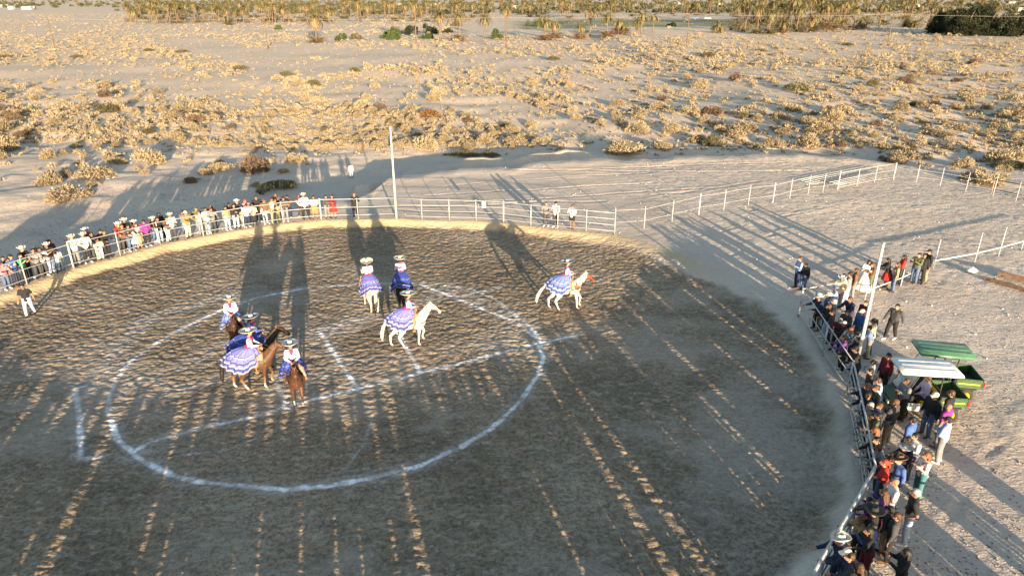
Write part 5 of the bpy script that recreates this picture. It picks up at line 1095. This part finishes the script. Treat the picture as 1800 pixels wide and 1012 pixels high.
PCR = [palm_crown(30, 3.7, rs, .8, -.35) for _ in range(5)]; PCR = [trimesh('crown', np.array(V), np.array(Fc)) for V, Fc in PCR]
PDE = [palm_crown(34, 2.7, rs, 1.25, -1.3) for _ in range(3)]; PDE = [trimesh('dead_fronds', np.array([(v[0] * .75, v[1] * .75, v[2] - .3) for v in V]), np.array(Fc)) for V, Fc in PDE]
SUCK = [palm_crown(64, 3.4, rs, .5, .45) for _ in range(3)]; SUCK = [trimesh('sucker_fronds', np.array(V), np.array(Fc)) for V, Fc in SUCK]
TRK = MB().tube([(0, 0, 0), (.02, 0, .25), (0, .02, .6), (0, 0, 1)], [.030, .024, .022, .021], 8).mesh('trunk', True)
def palm(x, y, h, lab, grp, bushy=False, dead=True, sc=1.0):
    z = zat(x, y); e = thing('date_palm', lab, 'palm tree', (x, y, z - .1), random.uniform(0, 6), grp)
    t = slotobj('trunk', TRK, e, PTR); t.scale = (11 * sc, 11 * sc, h)
    lean = random.uniform(-.02, .02)
    c = slotobj('crown', random.choice(PCR), e, PG); c.location = (0, 0, h); c.scale = (sc * 1.5, sc * 1.5, sc * 1.3); c.rotation_euler.z = random.uniform(0, 6)
    if dead: d_ = slotobj('dead_fronds', random.choice(PDE), e, PD); d_.location = (0, 0, h - .1); d_.scale = (sc * 1.45, sc * 1.45, sc * random.uniform(1.3, 2.3))
    if bushy: b = slotobj('sucker_fronds', random.choice(SUCK), e, PD if random.random() < .6 else PG); b.scale = (1.5, 1.5, 1.35)
    return e
def gp(px, py): return gpx(px, py)
NEARP = [(557, 68, 22, 1), (541, 40, 5, 0), (731, 66, -1, 0), (774, 66, 18, 0), (808, 66, 22, 1), (852, 62, 26, 0), (890, 62, 6, 0), (958, 64, 28, 1), (975, 62, 35, 1), (1020, 62, 40, 1), (1037, 60, 16, 0), (1066, 63, 25, 1), (1088, 60, 38, 1), (1120, 62, 36, 0), (1127, 58, 24, 0), (1148, 56, 28, 0), (1095, 58, 48, 1), (1262, 58, 44, 1), (1309, 56, 8, 0), (1330, 58, 14, 1), (1352, 58, 22, 1), (1375, 57, 36, 1), (1400, 55, 18, 1), (1425, 55, 30, 1), (1450, 53, 10, 1), (1470, 52, 28, 1), (1500, 52, 14, 1), (1515, 50, 34, 1), (1545, 48, 8, 0), (1592, 47, 34, 1), (1606, 48, 40, 1), (1640, 47, 30, 1)]
PAL = []
for (px, py, top, b) in NEARP:
    x, y = gp(px, py); hh = max(2.2, H * (1 - (max(top, -2) + 3) / (py + 3)) * 1.0); PAL.append((x, y, hh, b, 'front', px))
rp = random.Random(5)
for (x0, x1, n_, y0, y1) in ((225, 480, 48, 24, 40), (480, 810, 58, 22, 42), (800, 1300, 62, 16, 33), (1290, 1490, 52, 24, 50), (1480, 1760, 42, 16, 44), (120, 230, 3, 14, 18)):
    for _ in range(n_):
        px = rp.uniform(x0, x1); py = rp.uniform(y0, y1); x, y = gp(px, py); PAL.append((x, y, rp.uniform(8, 14), rp.random() < .35, 'back', px))
cnt = {}
PAL.sort(key=lambda q: q[5])
nb_ = 0; nf_ = 0
for (x, y, h, b, w, px) in PAL:
    if w == 'front':
        nf_ += 1; lab = '%s date palm, %s of the front row counted from the left' % ('shaggy multi-stemmed' if b else 'slender', ORD(nf_)); grp = 'date palms in the front row'
    else:
        z_ = 'left of the tall pole' if px < 690 else ('behind the middle of the desert' if px < 1150 else 'behind the right side of the desert')
        cnt[z_] = cnt.get(z_, 0) + 1; sz = 'tall' if h > 10.5 else 'mid-height'; lab = '%s date palm in the back rows, %s there, %s' % (sz, ORD(cnt[z_]), z_); grp = 'date palms in the back rows'
    palm(x, y, h, lab, grp, bool(b), True, rp.uniform(.8, 1.15))
def tree(x, y, w, h, m, lab, grp, name='tamarisk_tree', n=5200, trunk=True, cat='tree'):
    z = zat(x, y); e = thing(name, lab, cat, (x, y, z), 0, grp); V = []; Fc = []; k = 0
    lb = []; V1 = []; F1 = []; k1 = 0; lr = random.Random(int(x * 7) + 3); nl = 15 if n > 2000 else 7
    for _ in range(nl):
        a = lr.uniform(0, 6.28); q = lr.uniform(.1, .95) * w * .42; hh = h * lr.uniform(.25, 1.0) * (1 - .35 * (q / (w * .42)) ** 2); rr = w * lr.uniform(.13, .22)
        v, f = leafcloud(q * math.cos(a), q * math.sin(a) * .8, max(0, hh - rr * 1.5), rr, rr, rr * 1.5, int(n * 2.0 / nl), .5 if n > 2000 else .32, rs, .3, 0, 6); V1.append(v); F1.append(f + k1); k1 += len(v)
        v, f = leafcloud(q * math.cos(a), q * math.sin(a) * .8, 0, rr, rr, max(.5, hh - rr * .6), int(n * 1.0 / nl), .5 if n > 2000 else .32, rs, .3, 0, 6); V1.append(v); F1.append(f + k1); k1 += len(v)
    V1 = np.concatenate(V1); F1 = np.concatenate(F1)
    newobj('crown', trimesh('crown', V1, F1), e, m)
    cm = MB(); cl_ = random.Random(int(x * 10))
    for _ in range(9 if n > 2000 else 5):
        a = cl_.uniform(0, 6.28); q = cl_.uniform(0, .4) * w * .5; rr = w * cl_.uniform(.09, .14); cm.ell((q * math.cos(a), q * math.sin(a) * .8, h * cl_.uniform(.25, .6)), (rr * 1.1, rr, rr * .95), 10)
    newobj('inner_foliage', remesh(cm, 'inner_foliage', .3, 1, 1), e, m)
    mb = MB()
    for i in range(4):
        a = i * 1.6; mb.tube([(0, 0, -.2), (.12 * w * math.cos(a), .12 * w * math.sin(a), h * .3), (.28 * w * math.cos(a), .28 * w * math.sin(a), h * .68)], [.03 * h, .02 * h, .006 * h], 6)
    mb.obj('trunk', PTR, e, True)
for i, (px, py, w, h) in enumerate(((1655, 58, 13, 11), (1690, 62, 16, 14), (1728, 63, 16, 14.5), (1768, 64, 16, 12), (1806, 64, 17, 13.5), (1850, 64, 16, 13))):
    x, y = gp(px, py); tree(x, y, w, h, BUSHG, 'dark green tamarisk tree, %s from the left of the dense right-hand clump' % ORD(i + 1), 'dark trees at the right edge')
for i, (px, py, w, h, m) in enumerate(((600, 66, 5, 3.6, BUSHL), (628, 64, 6, 2.6, SCRUBG), (690, 64, 8, 5.5, BUSHL), (677, 62, 4, 3, BUSHL), (720, 56, 7, 6, BUSHG), (757, 55, 7, 6, BUSHG), (752, 62, 5, 3.5, BUSHL), (790, 54, 5, 3.5, BUSHG), (870, 62, 7, 4.5, BUSHL), (490, 47, 6, 3.5, BUSHL), (1182, 46, 6, 3, BUSHL), (945, 42, 14, 3, BUSHL))):
    x, y = gp(px, py); tree(x, y, w, h, m, '%s green shrub among the palms, %s from the left' % ('dark' if m is BUSHG else 'light', ORD(i + 1)), 'green shrubs among the palms', 'green_shrub', 1500, cat='shrub')
# brown palm thicket filling the grove floor
V = []; Fc = []; nb = 0
TH = [palm_crown(16, 2.6, rs, .5, .25) for _ in range(6)]
for (x0, x1, n_, y0, y1) in ((225, 500, 150, 24, 38), (480, 840, 150, 20, 36), (840, 1300, 60, 14, 28), (1285, 1490, 190, 24, 56), (1480, 1650, 90, 22, 46)):
    for _ in range(n_):
        px = rp.uniform(x0, x1); x, y = gp(px, rp.uniform(y0, y1)); r = rp.uniform(.8, 1.9); v, f = TH[rp.randrange(6)]; V.append(np.array(v) * [r, r, r * 1.2] + [x, y, zat(x, y) + (rp.uniform(0, 4) if rp.random() < .35 else 0)]); Fc.append(np.array(f) + nb); nb += len(v)
o = newobj('thicket', trimesh('thicket', np.concatenate(V), np.concatenate(Fc)), None, folmat('thicket_fronds', (.20, .155, .075), .15, .4, .08)); tag(o, 'tangled low palm fronds and brush filling the grove between the trunks', None, None, 'stuff')
# far woods and roofs beyond
V = []; Fc = []; nb = 0; pl = [leafcloud(0, 0, 0, 1, .8, .9, 70, .5, rs, .2, .1, 9) for _ in range(6)]
for _ in range(2600):
    px = rp.uniform(-40, 1840); py = .8 + 23 * rp.random() ** 1.5 if px > 230 else rp.uniform(1.0, 13)
    if px < 230 and rp.random() > .3: continue
    x, y = gp(px, py); r = rp.uniform(2.0, 4.5 if py > 14 else 6.5); v, f = pl[rp.randrange(6)]; V.append(v * [r, r, r * rp.uniform(.7, 1.3)] + [x, y, zat(x, y)]); Fc.append(f + nb); nb += len(v)
o = newobj('distant_trees', trimesh('distant_trees', np.concatenate(V), np.concatenate(Fc)), None, folmat('distant_foliage', (.08, .078, .04), .1, .3, .02)); tag(o, 'far-off belt of trees and orchards on the plain', None, None, 'stuff')
HW = mat('house_wall_white', (.42, .40, .37), .8, .05, .2); HR_ = mat('house_roof', (.36, .33, .30), .8, .1, .2); WIN = mat('window_dark', (.03, .035, .04), .2, 0, 1)
for i, (px, py, w) in enumerate(((8, 11.5, 14), (48, 15.5, 13), (56, 15, 9), (20, 15, 7), (700, 9, 16), (770, 8, 14), (905, 14, 12), (960, 7, 18), (1000, 11, 12), (1110, 10, 16), (1190, 8, 14), (1265, 9, 12), (1490, 14, 12), (1610, 12, 10), (1780, 6, 40), (1790, 21, 12), (1695, 9, 14))):
    x, y = gp(px, py); z = zat(x, y); dd = 5 + (i % 3); e = thing('house', 'pale low house on the distant plain, %s from the left' % ORD(sorted([8, 48, 56, 20, 700, 770, 905, 960, 1000, 1110, 1190, 1265, 1490, 1610, 1780, 1790, 1695]).index(px) + 1), 'house', (x, y, z), rp.uniform(-.3, .3), 'far houses')
    m_ = MB(); m_.box(-w / 2, w / 2, -dd / 2, dd / 2, -1, 3); m_.obj('wall', HW, e)
    m_ = MB(); W2 = w / 2 + .5; D2 = dd / 2 + .5; m_.add([(-W2, -D2, 3.01), (W2, -D2, 3.01), (W2, D2, 3.01), (-W2, D2, 3.01), (-W2, 0, 4.6), (W2, 0, 4.6)], [(0, 1, 5, 4), (3, 4, 5, 2), (0, 4, 3), (1, 2, 5), (0, 3, 2, 1)]); m_.obj('roof', HR_, e)
    for k in (-1, 1): m_ = MB(); m_.box(k * w * .25 - .6, k * w * .25 + .6, -dd / 2 - .06, -dd / 2 - .01, 1.1, 2.2); m_.obj('window', WIN, e)
for i, (px, py, c) in enumerate(((1222, 33, 'blue'), (1244, 34, 'white'), (1205, 32, 'black'))):
    x, y = gp(px, py); e = thing('parked_car', '%s car parked in the shade beyond the green field' % ('dark' if c == 'black' else c), 'car', (x, y, zat(x, y)), rp.uniform(-.2, .2), 'cars parked beyond the field')
    CM = mat('car_paint_' + c, C_[c], .3, .02, 2, spec=.5); bevbox('body', -2.2, 2.2, -.9, .9, .35, .95, CM, e, .12); bevbox('cabin', -1.3, 1.1, -.8, .8, .93, 1.5, WIN, e, .15)
    for a in (-1.4, 1.4):
        for s in (-1, 1): MB().tube([(a, s * .75, .33), (a, s * .93, .33)], .33, 14).obj('wheel', TYRE, e, True)

# ---------------------------------------------------------------- power line
PW = mat('creosoted_pole', (.12, .08, .055), .9, .2, 3)
pol = [gp(95, 79), gp(470, 79), gp(890, 79), gp(1207, 79), gp(1560, 79), gp(1960, 79)]
pol = [(-150 * 1.0 + 0, 0)] and pol
tops = []
for i, (x, y) in enumerate(pol):
    z = zat(x, y); hgt = 9.6
    tops.append(Vector((x, y, z + hgt)))
    if i in (2, 3, 4): pass
    e = thing('utility_pole', 'wooden utility pole with crossarm, %s from the left along the wires' % ORD(i + 1), 'utility pole', (x, y, z), .1, 'utility poles crossing the desert')
    MB().tube([(0, 0, -.3), (0, 0, hgt)], [.17, .11], 8).obj('pole', PW, e, True); m_ = MB(); m_.box(-1.1, 1.1, -.06, .06, hgt - .35, hgt - .2); m_.obj('crossarm', PW, e)
    for k in (-1, 1): MB().tube([(k, 0, hgt - .2), (k, 0, hgt - .02)], .05, 6).obj('insulator', WHITEP, e, True)
m_ = MB()
for a, b in zip(tops, tops[1:]):
    for k in (-1, 1):
        m_.tube([a.lerp(b, t) + Vector((k * .1, k * .9, -1.5 * 4 * t * (1 - t) * .5)) for t in np.linspace(0, 1, 13)], .016, 4, False)
o = m_.obj('power_line', mat('wire', (.25, .22, .19), .5)); tag(o, 'pair of thin wires strung between the utility poles', 'power line')
for i, (px, y0, y1) in enumerate(((452, 50, 70), (500, 33, 66), (518, 53, 78), (1328, 168, 180), (1366, 232, 262), (1396, 246, 262), (830, 148, 138), (931, 165, 152))):
    yb = max(y0, y1); x, y, z = at(px, yb); h = H * (1 - (min(y0, y1) + 3) / (yb + 3)) * .97
    MBp = MB().tube([(0, 0, -.2), (random.uniform(-.1, .1), 0, h)], .07, 6); o = MBp.obj('fence_stake', PW, None, True); o.location = (x, y, z); tag(o, 'bare wooden stake in the desert, %s from the left' % ORD(sorted([452, 500, 518, 1328, 1366, 1396, 830, 931]).index(px) + 1), 'stake', 'bare stakes')
